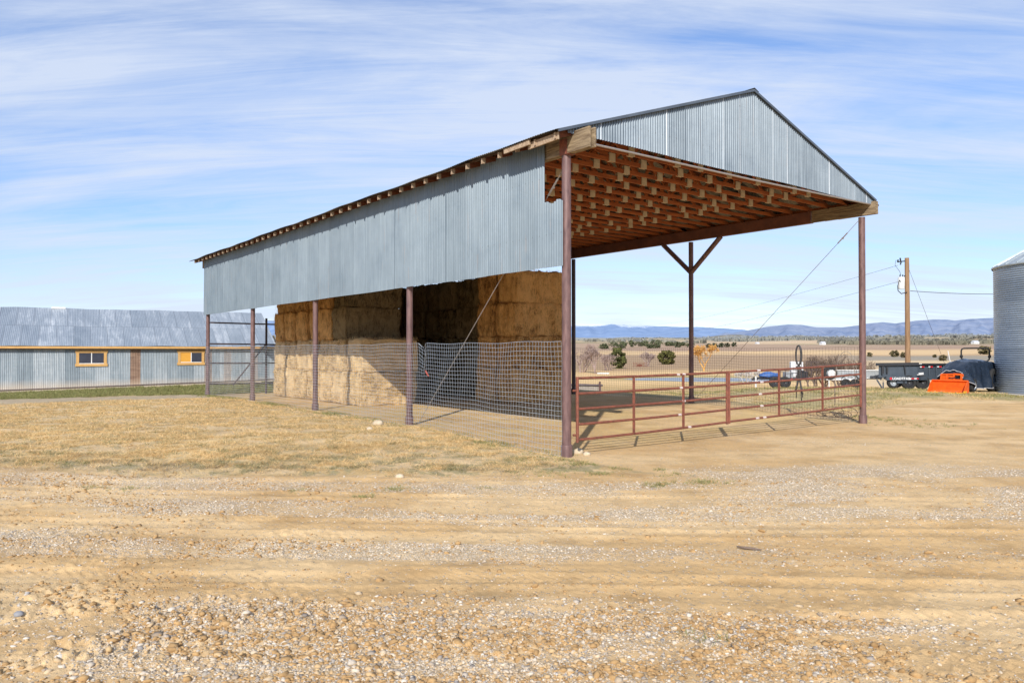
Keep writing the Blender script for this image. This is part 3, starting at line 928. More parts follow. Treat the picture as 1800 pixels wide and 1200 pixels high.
# ------------------------------------------------------------------ gates
def gate(label, v0, v1, zb0, zb1, zt0, zt1, y0, worn):
    F = thing('pipe_gate', label, 'gate', (O[0], O[1], 0), AZ)
    def P(f, g):
        x = v0 + (v1 - v0) * f
        zb = zb0 + (zb1 - zb0) * f; zt = zt0 + (zt1 - zt0) * f
        return (x, y0 + .0, zb + (zt - zb) * g - .012 * math.sin(PI * f))
    for g in (0, .25, .5, .75, 1):
        m = MB(); m.tube([P(f, g) for f in np.linspace(0, 1, 9)], .027, 10); m.build('rail', M['gate'], F, .6)
    for f, r in ((0, .032), (1, .032)):
        m = MB(); p = P(f, 0); q = P(f, 1); m.tube([(p[0], p[1], p[2] - .05), (q[0], q[1], q[2] + .03)], r, 10); m.build('end_post', M['gate'], F, .6)
    for f in (1 / 3., 2 / 3.):
        m = MB(); p = P(f, 0); q = P(f, 1); m.box(p[0] - .02, p[0] + .02, y0 - .036, y0 - .028, p[2], q[2]); m.tube([(p[0], y0, p[2]), (q[0], y0, q[2])], .018, 8)
        m.build('upright', M['gate'], F)
    for g in (.08, .8):
        hx = -.10 if v0 < 3 else .10
        f = 0 if v0 < 3 else 1
        p = P(f, g); m = MB(); m.tube([(p[0], y0, p[2]), (p[0] + hx, y0 + .02, p[2])], .022, 8); m.build('hinge', M['gate'], F)
    for f, g in worn:
        p = P(f, g); q = P(min(f + .022, 1), g); m = MB(); m.tube([p, q], .0285, 10, False); m.build('weld_patch', M['gate_worn'], F, True)
    return F


gate('long red pipe gate hinged on the nearest barn post', .27, 5.12, .32, .40, 1.56, 1.60, -.02, [(.66, 1), (.64, .75), (.66, .5), (.63, .25), (.7, 0), (.62, 1)])
gate('red pipe gate hinged on the right hand corner post of the barn', 5.2, 11.38, .41, .54, 1.60, 1.74, -.02, [(.18, 1), (.2, .75), (.19, .5), (.2, .25), (.17, 0), (.22, 0)])

# ------------------------------------------------------------------ hay bales
BL, BW, BH = 2.40, 1.20, 1.235


def bale_mesh(seed, mat, amp=.065):
    r = random.Random(seed); m = MB()
    nx, ny, nz = 34, 19, 19
    def P(a, b, c):
        x, y, z = a * 2 - 1, b * 2 - 1, c * 2 - 1
        e = .09
        def rnd(p, q, s): return s * (1 - e * (abs(p) ** 6 + abs(q) ** 6) * .5)
        X, Y, Z = rnd(y, z * .93, x), rnd(x * .97, z * .93, y), rnd(x * .93, y * .93, z)
        g = -.018 * sum(math.exp(-((x * BL / 2 - q) / .03) ** 2) for q in (-.95, -.57, -.19, .19, .57, .95))
        p = Vector((X * BL / 2, Y * (BW / 2), Z * (BH / 2)))
        nv = Vector((x ** 9, y ** 9, z ** 9)); nv = nv.normalized() if nv.length > 1e-6 else nv
        q = p + Vector((seed * 7.3, seed * 3.1, 0))
        hz_ = mat.name.startswith('golden')
        d = mnoise.fractal(q * 2.1, 1, 2, 4) * amp + mnoise.noise(q * 9) * .022 + (mnoise.noise(Vector((q.x * 3, q.y * 3, q.z * 12))) * .034 if hz_ else mnoise.noise(Vector((q.x * 7, q.y * 7, q.z * 1.2))) * .05)
        p = p + nv * (d + g)
        return (p.x, p.y, p.z + BH / 2)
    def face(fn, na, nb, flip):
        vs = [P(*fn(i / na, j / nb)) for i in range(na + 1) for j in range(nb + 1)]
        fs = []
        for i in range(na):
            for j in range(nb):
                q = [i * (nb + 1) + j, (i + 1) * (nb + 1) + j, (i + 1) * (nb + 1) + j + 1, i * (nb + 1) + j + 1]
                fs.append(q[::-1] if flip else q)
        m.add(vs, fs)
    face(lambda a, b: (a, 0, b), nx, nz, False); face(lambda a, b: (a, 1, b), nx, nz, True)
    face(lambda a, b: (0, a, b), ny, nz, True); face(lambda a, b: (1, a, b), ny, nz, False)
    face(lambda a, b: (a, b, 0), nx, ny, True); face(lambda a, b: (a, b, 1), nx, ny, False)
    # loose stalks standing out of the faces
    for i in range(1500):
        f = r.choice('xXyYzZ'); p = [r.uniform(-1, 1), r.uniform(-1, 1), r.uniform(-1, 1)]
        k = 'xyz'.index(f.lower()); p[k] = 1 if f.isupper() else -1
        if r.random() < .5: j = (k + r.choice((1, 2))) % 3; p[j] = r.choice((-1, 1)) * r.uniform(.93, .99)
        b = Vector((p[0] * BL / 2 * .97, p[1] * BW / 2 * .97, p[2] * BH / 2 * .97 + BH / 2))
        d = Vector((r.uniform(-1, 1), r.uniform(-1, 1), r.uniform(-1.2, .6))).normalized() * .6
        d[k] += 1.2 if f.isupper() else -1.2
        d = d.normalized() * r.uniform(.06, .16); w = Vector((d.y, -d.x, .01)).normalized() * .009
        m.add([b - w, b + w, b + d], [(0, 1, 2)])
    return m.mesh('hay_bale', mat, True)


VAR = {k: [bale_mesh(i + o, M[mm]) for i in range(3)] for k, mm, o in (('gold', 'hay_gold', 1), ('brown', 'hay_brown', 5), ('grey', 'hay_grey', 9))}
ORD = ['first', 'second', 'third', 'fourth', 'fifth', 'sixth', 'seventh', 'eighth', 'ninth', 'tenth']


def bale(x0, y0, z0, kind, label, group, jit=.03):
    me = random.choice(VAR[kind])
    o = link('hay_bale', me)
    x = x0 + BL / 2 + random.uniform(-jit, jit); y = y0 + BW / 2 + random.uniform(-.01, .01)
    p = O + x * V + y * U
    o.location = (p[0], p[1], z0); o.rotation_euler = (0, 0, AZ + random.choice((0, PI)) + random.uniform(-.012, .012))
    return tag(o, label, 'hay bale', group)


g0 = .13
tiers = ['bottom tier', 'second tier', 'third tier', 'top tier']
for c in range(7):
    for t in range(4):
        if t >= 2 and c == 0: continue
        y = 13.45 + c * 1.26 + (.02 if t % 2 else 0)
        x = 2.02 + (0, .03, .0, .06)[t]
        if t == 2 and c == 3: x += .12
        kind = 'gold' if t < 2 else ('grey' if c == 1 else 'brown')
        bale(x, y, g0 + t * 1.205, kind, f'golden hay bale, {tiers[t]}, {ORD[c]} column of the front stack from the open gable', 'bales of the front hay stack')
for c in range(8):
    for t in range(4):
        y = 10.15 + c * 1.27 + (.25 if c > 1 else 0)
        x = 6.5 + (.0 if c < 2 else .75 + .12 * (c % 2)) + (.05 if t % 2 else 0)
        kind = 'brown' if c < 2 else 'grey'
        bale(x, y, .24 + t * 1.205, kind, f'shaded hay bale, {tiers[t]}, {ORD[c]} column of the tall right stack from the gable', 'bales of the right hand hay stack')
for t in range(4):
    for k in range(2):
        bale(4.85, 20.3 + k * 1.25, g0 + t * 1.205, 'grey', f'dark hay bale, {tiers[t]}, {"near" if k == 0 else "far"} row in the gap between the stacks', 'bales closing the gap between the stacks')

# ------------------------------------------------------------------ old corrugated shed on the left
srz = math.atan2(SHD[1], SHD[0])
S = thing('metal_shed', 'long low old shed of grey corrugated metal with orange trimmed windows', 'shed', (SH0[0], SH0[1], 0), srz)


def sg(t, n):
    p = SH0 + t * SHD + n * SHN
    return gz(p[0], p[1])


T0, T1 = -9.0, 12.9


def sw(x, f):
    lo = sg(x, -.05) - .12
    return (x, 0, lo + (2.30 - lo) * f), (0, 1, 0)


corrugate(sw, T0, T1 - .1, .076, .007, 6, 2).build('wall', M['old_wall'], S, True)
m = MB()
m.prism([(T1 - .12, 0.01, -.1), (T1 - .12, 8.0, -.1), (T1 - .12, 8.0, 2.3), (T1 - .12, 4.0, 4.38), (T1 - .12, 0.01, 2.3)], (0, 0, 0), (-.05, 0, 0)); m.build('gable_wall', M['old_wall'], S)
m = MB(); m.box(T0, T1 - .1, 7.95, 8.0, -.1, 2.3); m.build('wall', M['old_wall'], S)
for s in (0, 1):
    def rf2(x, f, s=s):
        y = -.25 + f * 4.25; z = 2.37 + f * (4.44 - 2.37); wob = .012 * math.sin(x * 1.1) + .01 * math.sin(x * 2.9)
        if s: y = 8.0 - y
        return (x, y, z + wob), (0, -.44, .9)
    corrugate(rf2, T0, T1, .076, .007, 6, 4).build('roof', M['old_roof'], S, True)
m = MB(); m.box(T0, T1 + .02, -.255, -.225, 2.245, 2.355); m.build('fascia', M['orange_wood'], S)
m = MB(); m.box(T0, T1, -.2, -.012, 2.20, 2.245); m.build('soffit', M['dark_pipe'], S)
m = MB()
xs = np.linspace(T0, T1, 60)
for i in range(59):
    m.bar((xs[i], -.03, sg(xs[i], -.05) + .10), (xs[i + 1], -.03, sg(xs[i + 1], -.05) + .10), .03, .035)
m.build('base_pipe', M['dark_pipe'], S)


def sh_window(x0, x1, z0, z1, ajar):
    w = .13
    m = MB(); m.box(x0 - .04, x1 + .04, -.05, -.010, z1 - w, z1 + .015); m.box(x0 - .04, x1 + .04, -.05, -.010, z0 - .02, z0 + w - .02)
    m.box(x0, x0 + w, -.047, -.010, z0 + w - .02, z1 - w); m.box(x1 - w, x1, -.047, -.010, z0 + w - .02, z1 - w)
    f = m.build('window', M['orange_wood'], S)
    mid = (x0 + x1) / 2 + (.0 if not ajar else .0)
    m = MB(); m.box(x0 + w, mid - .02, -.030, -.014, z0 + w - .02, z1 - w); m.build('pane', M['orange_pane'] if ajar else M['pane'], f)
    m = MB(); m.box(mid + .02, x1 - w, -.030, -.014, z0 + w - .02, z1 - w); m.build('pane', M['pane'], f)
    m = MB(); m.box(mid - .02, mid + .02, -.040, -.014, z0 + w - .02, z1 - w); m.box(x0 + w, x1 - w, -.044, -.031, z0 + w - .02, z0 + w + .012)
    m.build('frame', M['white'], f)


sh_window(3.12, 4.47, 1.37, 2.16, False)
sh_window(7.80, 9.10, 1.40, 2.17, True)
sh_window(-3.2, -1.9, 1.34, 2.13, False)
m = MB(); m.box(1.95, 2.6, 3.86, 4.05, 4.40, 4.50); m.build('roof_patch', M['white'], S)

# ------------------------------------------------------------------ grain bin
bx, by = 27.35, 36.15; bz = gz(bx - 2, by - 2)
BN = thing('grain_bin', 'round corrugated steel grain bin with conical roof at the right edge', 'grain bin', (bx, by, bz), 0)
R = 3.5; m = MB(); prof = []
zb, zt = .12, 6.26 - bz; npz = int((zt - zb) / .105 * 8)
for i in range(npz + 1):
    z = zb + (zt - zb) * i / npz; prof.append((R + .018 * math.sin(2 * PI * (z - zb) / .105), z))
m.lathe(prof, 0, 0, 96, None, False)
m.build('bin_wall', M['bin_sheet'], BN, True)
m = MB(); m.lathe([(R + .10, -.3), (R + .22, -.3), (R + .22, .08), (R + .12, .10), (R - .1, .10)], 0, 0, 64, None, False); m.build('footing', M['concrete'], BN, .6)
m = MB(); m.lathe([(R + .07, zt - .05), (R + .09, zt - .02), (R + .09, zt + .03), (.5, zt + 1.85), (.5, zt + 1.95), (0.01, zt + 2.15)], 0, 0, 64, None, False)
rf_ = m.build('roof', M['bin_roof'], BN, .5)
for k in range(32):
    a = 2 * PI * k / 32; m = MB()
    if k == 0: ribm = None
    m.bar(((R + .07) * math.cos(a), (R + .07) * math.sin(a), zt + .05), (.5 * math.cos(a), .5 * math.sin(a), zt + 1.87), .05, .05); m.build('roof_rib', M['bin_roof'], rf_)

# ------------------------------------------------------------------ wheels
def wheel(parent, x, y, z, r, w, axis='y', name='wheel', rim='rim'):
    """axis: local axle direction"""
    rot = Matrix.Rotation(PI / 2, 4, 'X') if axis == 'y' else Matrix.Rotation(PI / 2, 4, 'Y')
    Mx = Matrix.Translation((x, y, z)) @ rot
    m = MB(); m.lathe([(r * .58, -w / 2), (r * .9, -w / 2), (r, -w / 2 * .7), (r, w / 2 * .7), (r * .9, w / 2), (r * .58, w / 2)], 0, 0, 28, Mx, False)
    t = m.build(name, M['rubber'], parent, .5)
    m = MB(); m.lathe([(.01, -w * .2), (r * .2, -w * .32), (r * .22, -w * .2), (r * .5, -w * .22), (r * .58, -w * .46), (r * .58, w * .46), (r * .5, w * .22), (r * .22, w * .2), (r * .2, w * .32), (.01, w * .2)], 0, 0, 28, Mx, False)
    m.build('rim', M[rim], t, .5)
    return t


def text_mesh(txt, size):
    cu = bpy.data.curves.new('lettering', 'FONT'); cu.body = txt; cu.size = size; cu.extrude = .002; cu.space_character = 1.05; cu.offset = .006
    o = bpy.data.objects.new('tmp', cu); COL.objects.link(o)
    dg = bpy.context.evaluated_depsgraph_get()
    me = bpy.data.meshes.new_from_object(o.evaluated_get(dg)); bpy.data.objects.remove(o); bpy.data.curves.remove(cu)
    return me


# dump trailer: local x to the right along its front end, local y away
dx_, dy_ = at(1540, 39.8); dz = gz(dx_ + 2, dy_)
DT = thing('dump_trailer', 'charcoal grey dump trailer with red and white reflectors parked behind the orange bucket', 'trailer', (dx_, dy_, dz), -.10)
# near corner (2.1, 0); side runs back to the right
w0 = 2.08; sd = Vector((math.cos(.42), math.sin(.42), 0)); ln = 4.9
def sidep(d, z, o=0.): return Vector((w0, 0, z)) + sd * d + Vector((sd.y, -sd.x, 0)) * o
back = Vector((-math.sin(.42) * 0, 0, 0))
zb0, zt0 = .62, 1.30
mb = MB()
A_ = Vector((.12, 0, 0)); Bc = Vector((w0, 0, 0)); C_ = Bc + sd * ln; D_ = A_ + sd * ln
for z0_, z1_, in ((zb0, zt0),):
    vs = [p + Vector((0, 0, z)) for z in (z0_, z1_) for p in (A_, Bc, C_, D_)]
    mb.add(vs, [(3, 2, 1, 0), (0, 1, 5, 4), (1, 2, 6, 5), (2, 3, 7, 6), (3, 0, 4, 7)])
    ins_ = [p + Vector((0, 0, .7)) for p in (A_ + Vector((.05, .05, 0)), Bc + Vector((-.05, .05, 0)), C_ + Vector((-.05, -.02, 0)), D_ + Vector((.05, -.02, 0)))]
    mb.add(ins_, [(0, 1, 2, 3)])
body = mb.build('body', M['trailer_grey'], DT)
mb = MB()
mb.bar((-.03, -.06, 1.30), (w0 + .03, -.06, 1.33), .12, .15); mb.bar(sidep(0, 1.31, .05), sidep(ln, 1.27, .05), .10, .10)
mb.bar(D_ + Vector((0, 0, 1.27)), C_ + Vector((0, 0, 1.27)), .1, .1); mb.bar(A_ + Vector((0, 0, 1.28)), D_ + Vector((0, 0, 1.28)), .1, .1)
mb.build('top_rail', M['trailer_dark'], DT)
for d in (.75, 1.25, 1.75, 2.25, 2.75, 3.4, 4.1):
    mb = MB(); p = sidep(d, 0, .03); mb.bar((p.x, p.y, zb0), (p.x, p.y, 1.26), .05, .06, (0, 1, 0)); mb.build('stake', M['trailer_grey'], DT)
for st_ in ((1.45, -.05, .78, 1.40, 1.22, .05, .08), (.30, -.06, .78, .30, 1.2, .12, .12), (.52, -.06, .84, .52, 1.18, .08, .1)):
    mb = MB(); mb.bar(st_[:3], (st_[3], st_[1], st_[4]), st_[5], st_[6], (0, 1, 0)); mb.build('stake', M['trailer_dark'], DT)
mb = MB(); mb.box(.45, w0 - .05, -.16, -.03, .46, .66); mb.bar(sidep(0, .58, .12), sidep(2.1, .58, .12), .16, .2); mb.bar(sidep(2.1, .60, .12), sidep(2.7, .44, .12), .14, .14); mb.bar(sidep(2.6, .40, 0), sidep(ln, .40, 0), .2, .18)
mb.box(1.0, 1.5, -.12, .1, .30, .42)
mb.build('chassis', M['trailer_grey'], DT)
for i, (px_, c) in enumerate(((.62, 'rd'),)):
    mb = MB(); mb.box(px_, px_ + .11, -.170, -.164, .50, .62); mb.build('emblem', M['red'], DT)
tme = text_mesh('LOADTRAIL', .165); tme.materials.append(M['white'])
to = link('lettering', tme, DT); to.location = (.75, -.166, .505); to.rotation_euler = (PI / 2, 0, 0)
for (x0_, x1_, mt) in ((1.62, 1.70, 'white'), (1.70, 1.85, 'red'), (1.85, 1.97, 'white'), (1.97, 2.07, 'red')):
    mb = MB(); mb.box(x0_, x1_, -.168, -.162, .53, .59); mb.build('reflector', M[mt], DT)
for d in (.10, .68, 1.28, 1.92, 2.6):
    for a_, b_, mt in ((0, .12, 'white'), (.12, .30, 'red')):
        mb = MB(); mb.bar(sidep(d + a_, 1.17, .07), sidep(d + b_, 1.17, .07), .006, .065); mb.build('reflector', M[mt], DT)
mb = MB(); mb.bar(sidep(.02, .80, .06), sidep(.35, .82, .06), .01, .12); mb.bar(sidep(-.1, .76, .07), sidep(.2, .77, .07), .01, .04); mb.build('decal', M['white'], DT)
mb = MB(); mb.bar(sidep(.0, 1.33, .11), sidep(.18, 1.33, .11), .006, .03); mb.bar(sidep(1.9, 1.30, .11), sidep(2.3, 1.30, .11), .006, .03); mb.build('decal', M['white'], DT)
for (x_, y_) in ((1.62, -.0), (2.35, .12), (1.75, 1.9), (2.5, 2.0)): wheel(DT, x_, y_, .36, .37, .24, 'y', 'wheel', 'trailer_dark')  # rims coloured dark in place of the shade on them
wheel(DT, .86, .05, .34, .30, .2, 'y')
mb = MB(); mb.tube([(.18, -.45, .02), (.18, -.45, .82)], .035, 8); mb.lathe([(.08, .0), (.08, .02)], .18, -.45, 12)
mb.tube([(.18, -.45, .5), (.18, -.1, .5)], .03, 8); mb.bar((.1, -.5, .08), (-.1, -.35, .5), .1, .05); mb.build('tongue_jack', M['trailer_grey'], DT)
mb = MB()
for k in range(7): mb.tube([(.05 + .03 * k, -.50, .75 - .05 * abs(k - 3) - .12), (.06 + .03 * k, -.50, .36 + .03 * abs(k - 3))], .012, 5)
mb.build('tie_down_rope', M['stone'], DT)

# covered tractor with loader
tx, ty = at(1667, 36.2); tzz = gz(tx, ty)
th_ = math.atan2(.62, .78)                         # heading of the tractor's length, from bucket to seat
TR = thing('tractor', 'small tractor under a black cover with orange loader bucket in front', 'tractor', (tx, ty, tzz), th_)
# local x = towards the rear of the tractor, local y = left side; bucket opens towards -x
hw = .80
bm_ = MB()
prof = [(.52, .55), (.10, .60), (.02, .52), (-.02, .30), (.02, .12), (.12, .03), (-.42, .0)]
outer = [(-.42, 0.0), (.14, .0), (.22, .08), (.24, .52), (.14, .60)]
inner = [(.10, .56), (.18, .48), (.16, .12), (.10, .045), (-.42, .012)]
for s in (-1, 1):
    bm_.prism([(-.42, s * hw, 0), (.14, s * hw, 0), (.22, s * hw, .08), (.24, s * hw, .52), (.14, s * hw, .60), (-.10, s * hw, .42)], (0, -.012, 0), (0, .024, 0))
loop = outer + inner
bm_.prism([(x, -hw + .013, z) for x, z in loop], (0, 0, 0), (0, 2 * hw - .026, 0))
bk = bm_.build('loader_bucket', M['orange'], TR)
mb = MB(); mb.box(-.47, -.36, -hw - .03, hw + .03, -.012, .03); mb.box(-.45, -.1, -hw - .035, -hw - .014, 0, .1); mb.build('cutting_edge', M['yellow'], bk)
mb = MB()
mb.box(.26, .34, -.46, .46, .46, .64)
for y in (-.45, -.12, .2, .45): mb.bar((.3, y, .58), (.34, y, .86), .07, .09)
mb.box(.30, .34, -.12, .42, .60, .80)
mb.bar((.34, -.47, .86), (.34, -.1, .88), .08, .09); mb.bar((.34, -.1, .87), (.34, .47, .85), .08, .07)
for y in (-.45, .45): mb.bar((.34, y, .82), (1.4, y, .85), .08, .12)
mb.build('loader_frame', M['orange'], TR)
mb = MB(); mb.tube([(.25, -.35, .82), (.24, -.1, .68), (.25, .1, .70)], .02, 6); mb.build('hydraulic_hose', M['rubber'], TR)
# cover
m = MB(); ns_, nt_ = 56, 44; vs = []
for i in range(ns_ + 1):
    s = i / ns_; x = .42 + 4.2 * s
    top_ = np.interp(s, [0, .05, .18, .45, .62, .8, .93, 1], [1.05, 1.22, 1.50, 1.60, 1.56, 1.50, 1.40, 1.1])
    wid = np.interp(s, [0, .06, .3, .55, .8, 1], [.55, .68, .78, .92, .98, .78])
    low = np.interp(s, [0, .12, .3, .45, .6, .72, .9, 1], [.70, .25, .12, .16, .40, .52, .30, .35])
    for j in range(nt_ + 1):
        t = j / nt_ * 2 - 1; sg_ = 1 if t > 0 else -1; a = abs(t)
        if a < .42: y = sg_ * a / .42 * wid * .72; z = top_ - .10 * (a / .42) ** 2
        else:
            f = (a - .42) / .58; y = sg_ * (wid * .72 + (wid * .34) * f ** .6 + .10 * f * math.sin(s * 31 + 1.3 * sg_)); z = top_ - .10 - (top_ - .10 - low) * f
        z += .06 * mnoise.noise(Vector((s * 9, t * 5, 2))) + .02 * math.sin(s * 40 + t * 9) * min(1, a * 1.5)
        y += .13 * mnoise.noise(Vector((s * 16, t * 2, 7))) * a + .05 * mnoise.noise(Vector((s * 34, t * 3, 1))) * a
        x2 = x + .05 * mnoise.noise(Vector((s * 6, t * 8, 4)))
        vs.append((x2, y, z))
fs = [(i * (nt_ + 1) + j, (i + 1) * (nt_ + 1) + j, (i + 1) * (nt_ + 1) + j + 1, i * (nt_ + 1) + j + 1) for i in range(ns_) for j in range(nt_)]
m.add(vs, fs)
m.add([vs[j] for j in range(nt_ + 1)] + [(vs[0][0] + .02, 0, .55)], [tuple(range(nt_ + 2))[::-1]])
e0 = ns_ * (nt_ + 1); m.add([vs[e0 + j] for j in range(nt_ + 1)], [tuple(range(nt_ + 1))])
cov = m.build('cover', M['tarp'], TR, True)
mb = MB(); mb.tube([Vector(vs[i * (nt_ + 1)]) + Vector((0, -.012, 0)) for i in range(2, 30)], .011, 5); mb.tube([Vector(vs[j]) + Vector((-.02, 0, .01)) for j in range(0, nt_ + 1)], .012, 5); mb.build('cover_rope', M['tarp_hem'], cov)
for y in (-.62, .62): wheel(TR, 1.15, y, .33, .33, .22, 'y'); wheel(TR, 3.1, y * 1.25, .56, .56, .34, 'y')
mb = MB(); mb.box(.7, 3.6, -.28, .28, .38, .62); mb.build('chassis', M['trailer_dark'], TR)
mb = MB()
rx = 3.25
rp = []
for (a, b) in ((-.36, 1.45), (-.47, 1.62), (-.60, 1.74), (-.62, 1.95), (-.62, 2.2), (-.58, 2.28), (-.5, 2.31), (0, 2.32), (.5, 2.31), (.58, 2.28), (.62, 2.2), (.62, 1.95), (.60, 1.74), (.47, 1.62), (.36, 1.45)): rp.append((rx - a * .55, a * .85, b - .18))
mb.tube(rp, .038, 8)
for s in (-1, 1): mb.tube([(rx - s * .62 * .55, s * .62 * .85 - .05, 1.72), (rx - s * .62 * .55, s * .62 * .85 + .05, 1.72)], .075, 10)
mb.build('roll_bar', M['rubber'], TR, .6)

# white marker pole leaning by the tractor
ax, ay = at(1681, 39.5)
mb = MB(); mb.tube([(ax, ay, gz(ax, ay) - .05), (at(1668, 39.5)[0], ay + .1, H + .04)], .022, 6)
tag(mb.build('marker_pole', M['white'], None), 'thin white pole leaning left behind the covered tractor', 'pole')

# ------------------------------------------------------------------ utility trailer with spare wheel (white tongue)
ux, uy = at(1452, 41.0); uz = gz(ux + 1.5, uy)
UT = thing('utility_trailer', 'low grey utility trailer with white tongue and upright spare wheel seen through the gate', 'trailer', (ux, uy, uz), -.04)
mb = MB(); mb.box(.55, 3.2, 0, .05, .50, .92); mb.box(.55, 3.2, 1.9, 1.95, .50, .92); mb.box(.55, .6, .05, 1.9, .50, .92); mb.box(.55, 3.2, .05, 1.9, .46, .5); ubody = mb.build('body', M['alu'], UT)
for x in (.6, 1.1, 1.6, 2.1, 2.6, 3.1): mb = MB(); mb.box(x, x + .05, -.03, 0, .46, .95); mb.build('stake', M['alu'], UT)
mb = MB(); mb.bar((.5, -.02, .95), (3.2, -.02, .95), .05, .05); mb.bar((0, .9, .45), (.6, .9, .47), .1, .12); mb.box(0., 1.6, -.06, -.03, .42, .50); mb.build('frame_rail', M['white'], UT)
mb = MB()
arc = [(1.25 + .48 * math.cos(a), -.14, .38 + .38 * math.sin(a)) for a in np.linspace(PI * .95, PI * .05, 14)]
for i in range(13):
    a, b = arc[i], arc[i + 1]; mb.add([a, b, (b[0], .0, b[2]), (a[0], .0, a[2])], [(0, 1, 2, 3), (3, 2, 1, 0)])
mb.build('mudguard', M['alu'], UT)
for x in (1.0, 1.5): wheel(UT, x, -.12, .24, .25, .17, 'y', 'wheel', 'trailer_dark')
sw_ = wheel(UT, .2, .0, .80, .37, .2, 'y', 'spare_wheel')
mb = MB(); mb.lathe([(.2, 0), (.2, .03), (.01, .04)], 0, 0, 20, Matrix.Translation((.24, -.13, .78)) @ Matrix.Rotation(PI / 2, 4, 'X')); mb.build('hub_cover', M['white'], sw_)
mb = MB(); mb.tube([(.15, 0, .02), (.15, 0, .5)], .03, 8); mb.build('jack', M['white'], UT)
for x in (1.02, 1.4, 1.78, 2.15, 2.5):
    mb = MB(); mb.box(x, x + .08, -.07, -.055, .515, .56); mb.build('reflector', M['white'], UT)

# flatbed trailer loaded with blue tarpaulin and junk
fx, fy = at(1330, 41.0); fz = gz(fx + 1.5, fy)
FT = thing('flatbed_trailer', 'small black cage sided trailer carrying a folded blue tarpaulin seen through the middle gate rails', 'trailer', (fx, fy, fz), 0)
mb = MB(); mb.box(.3, 3.4, 0, 1.6, .44, .52); mb.bar((0, .8, .42), (.3, .8, .44), .1, .1); mb.build('deck', M['trailer_dark'], FT)
mb = MB()
for x in np.arange(1.3, 3.5, .28): mb.box(x, x + .025, 0, .02, .5, 1.42 if x > 2.0 else .95)
mb.box(1.3, 3.45, 0, .02, .93, .96); mb.box(2.1, 3.45, 0, .02, 1.40, 1.43); mb.build('cage_side', M['dark_pipe'], FT)
mb = MB()
for x in (1.6, 1.85, 2.1, 2.3): mb.box(x, x + .12, -.02, -.006, .455, .505)
mb.build('reflector_strip', M['red'], FT)
wheel(FT, .95, -.1, .3, .31, .2, 'y', 'wheel', 'trailer_dark'); wheel(FT, 1.5, -.1, .3, .31, .2, 'y', 'wheel', 'trailer_dark')
mb = MB(); mb.tube([(.05, .3, .02), (.05, .3, .62)], .05, 8); mb.build('jack', M['white'], FT)
def lumpy(name, size, mat, seed, loc, parent=None, seg=14):
    m = MB(); vs = []
    for i in range(seg + 1):
        for j in range(seg * 2):
            a = PI * i / seg; b = PI * j / seg
            p = Vector((math.sin(a) * math.cos(b), math.sin(a) * math.sin(b), math.cos(a)))
            r = 1 + .22 * mnoise.fractal(p * 1.7 + Vector((seed, 0, 0)), 1, 2, 3)
            vs.append((loc[0] + p.x * size[0] * r, loc[1] + p.y * size[1] * r, loc[2] + p.z * size[2] * r))
    n2 = seg * 2
    m.add(vs, [(i * n2 + j, (i + 1) * n2 + j, (i + 1) * n2 + (j + 1) % n2, i * n2 + (j + 1) % n2) for i in range(seg) for j in range(n2)])
    return m.build(name, mat, parent, True)
o = lumpy('tarpaulin', (.55, .4, .18), M['blue'], 4, (fx + .85, fy + .5, fz + .66)); tag(o, 'crumpled blue tarpaulin lying on the front of the small flatbed trailer', 'tarpaulin')
mb = MB(); mb.box(fx + 1.7, fx + 2.1, fy + .3, fy + .8, fz + .523, fz + .85); tag(mb.build('storage_box', M['alu'], None, False, .02), 'grey storage box on the deck of the small flatbed trailer', 'box')
mb = MB(); mb.box(fx + 2.45, fx + 2.9, fy + .2, fy + .7, fz + .523, fz + .86); mb.lathe([(.12, fz + .861), (.12, fz + .93), (.04, fz + .95)], fx + 2.67, fy + .45, 12); tag(mb.build('engine_pump', M['trailer_dark'], None, False, .03), 'small dark engine pump at the rear of the flatbed trailer', 'pump')
mb = MB(); mb.box(fx + 2.25, fx + 2.95, fy + 1.0, fy + 1.3, fz + .523, fz + 1.42); tag(mb.build('water_tank', M['white'], None, False, .06), 'pale white tank standing on the flatbed trailer behind the black hose bundle', 'tank')

# ------------------------------------------------------------------ hoses hung over the far fence
def shedpt(x, y, z):
    p = O + x * V + y * U
    return (p[0], p[1], z)


def hose(label, y0, wid, zt_, zb_, n, loops, r=.028, arch=False):
    m = MB()
    for k in range(loops):
        pts = []; dz_ = random.uniform(-.05, .02); dw = random.uniform(.6, 1.15); o_ = random.uniform(-.05, .05); tail_ = random.uniform(0, .3)
        for t in np.linspace(0, 1, n):
            if t < .5: f = t * 2; yy = y0 + o_ - wid * dw * (1 if arch else math.sin(PI * min(f * 1.15, 1)) ** .8 * .9 + .1); z = zb_ + tail_ + (zt_ - wid - zb_) * f
            else: f = (t - .5) * 2; yy = y0 + o_ + wid * dw * (1 if arch else math.sin(PI * min((1 - f) * 1.15, 1)) ** .8 * .9 + .1); z = zt_ - wid - (zt_ - wid - zb_ - tail_) * f
            pts.append((yy, z))
        # rounded top
        k2 = len(pts) // 2; top_ = [(y0 + o_ - wid * dw * math.cos(a), zt_ - wid + wid * math.sin(a) + dz_) for a in np.linspace(0.1, PI - .1, 9)]
        pl = pts[:k2] + top_ + pts[k2:]
        m.tube([shedpt(W + .16 + .03 * (k % 3), a, b) for a, b in pl], r, 6)
    return tag(m.build('rubber_hose', M['hose'], None, True), label, 'hose')


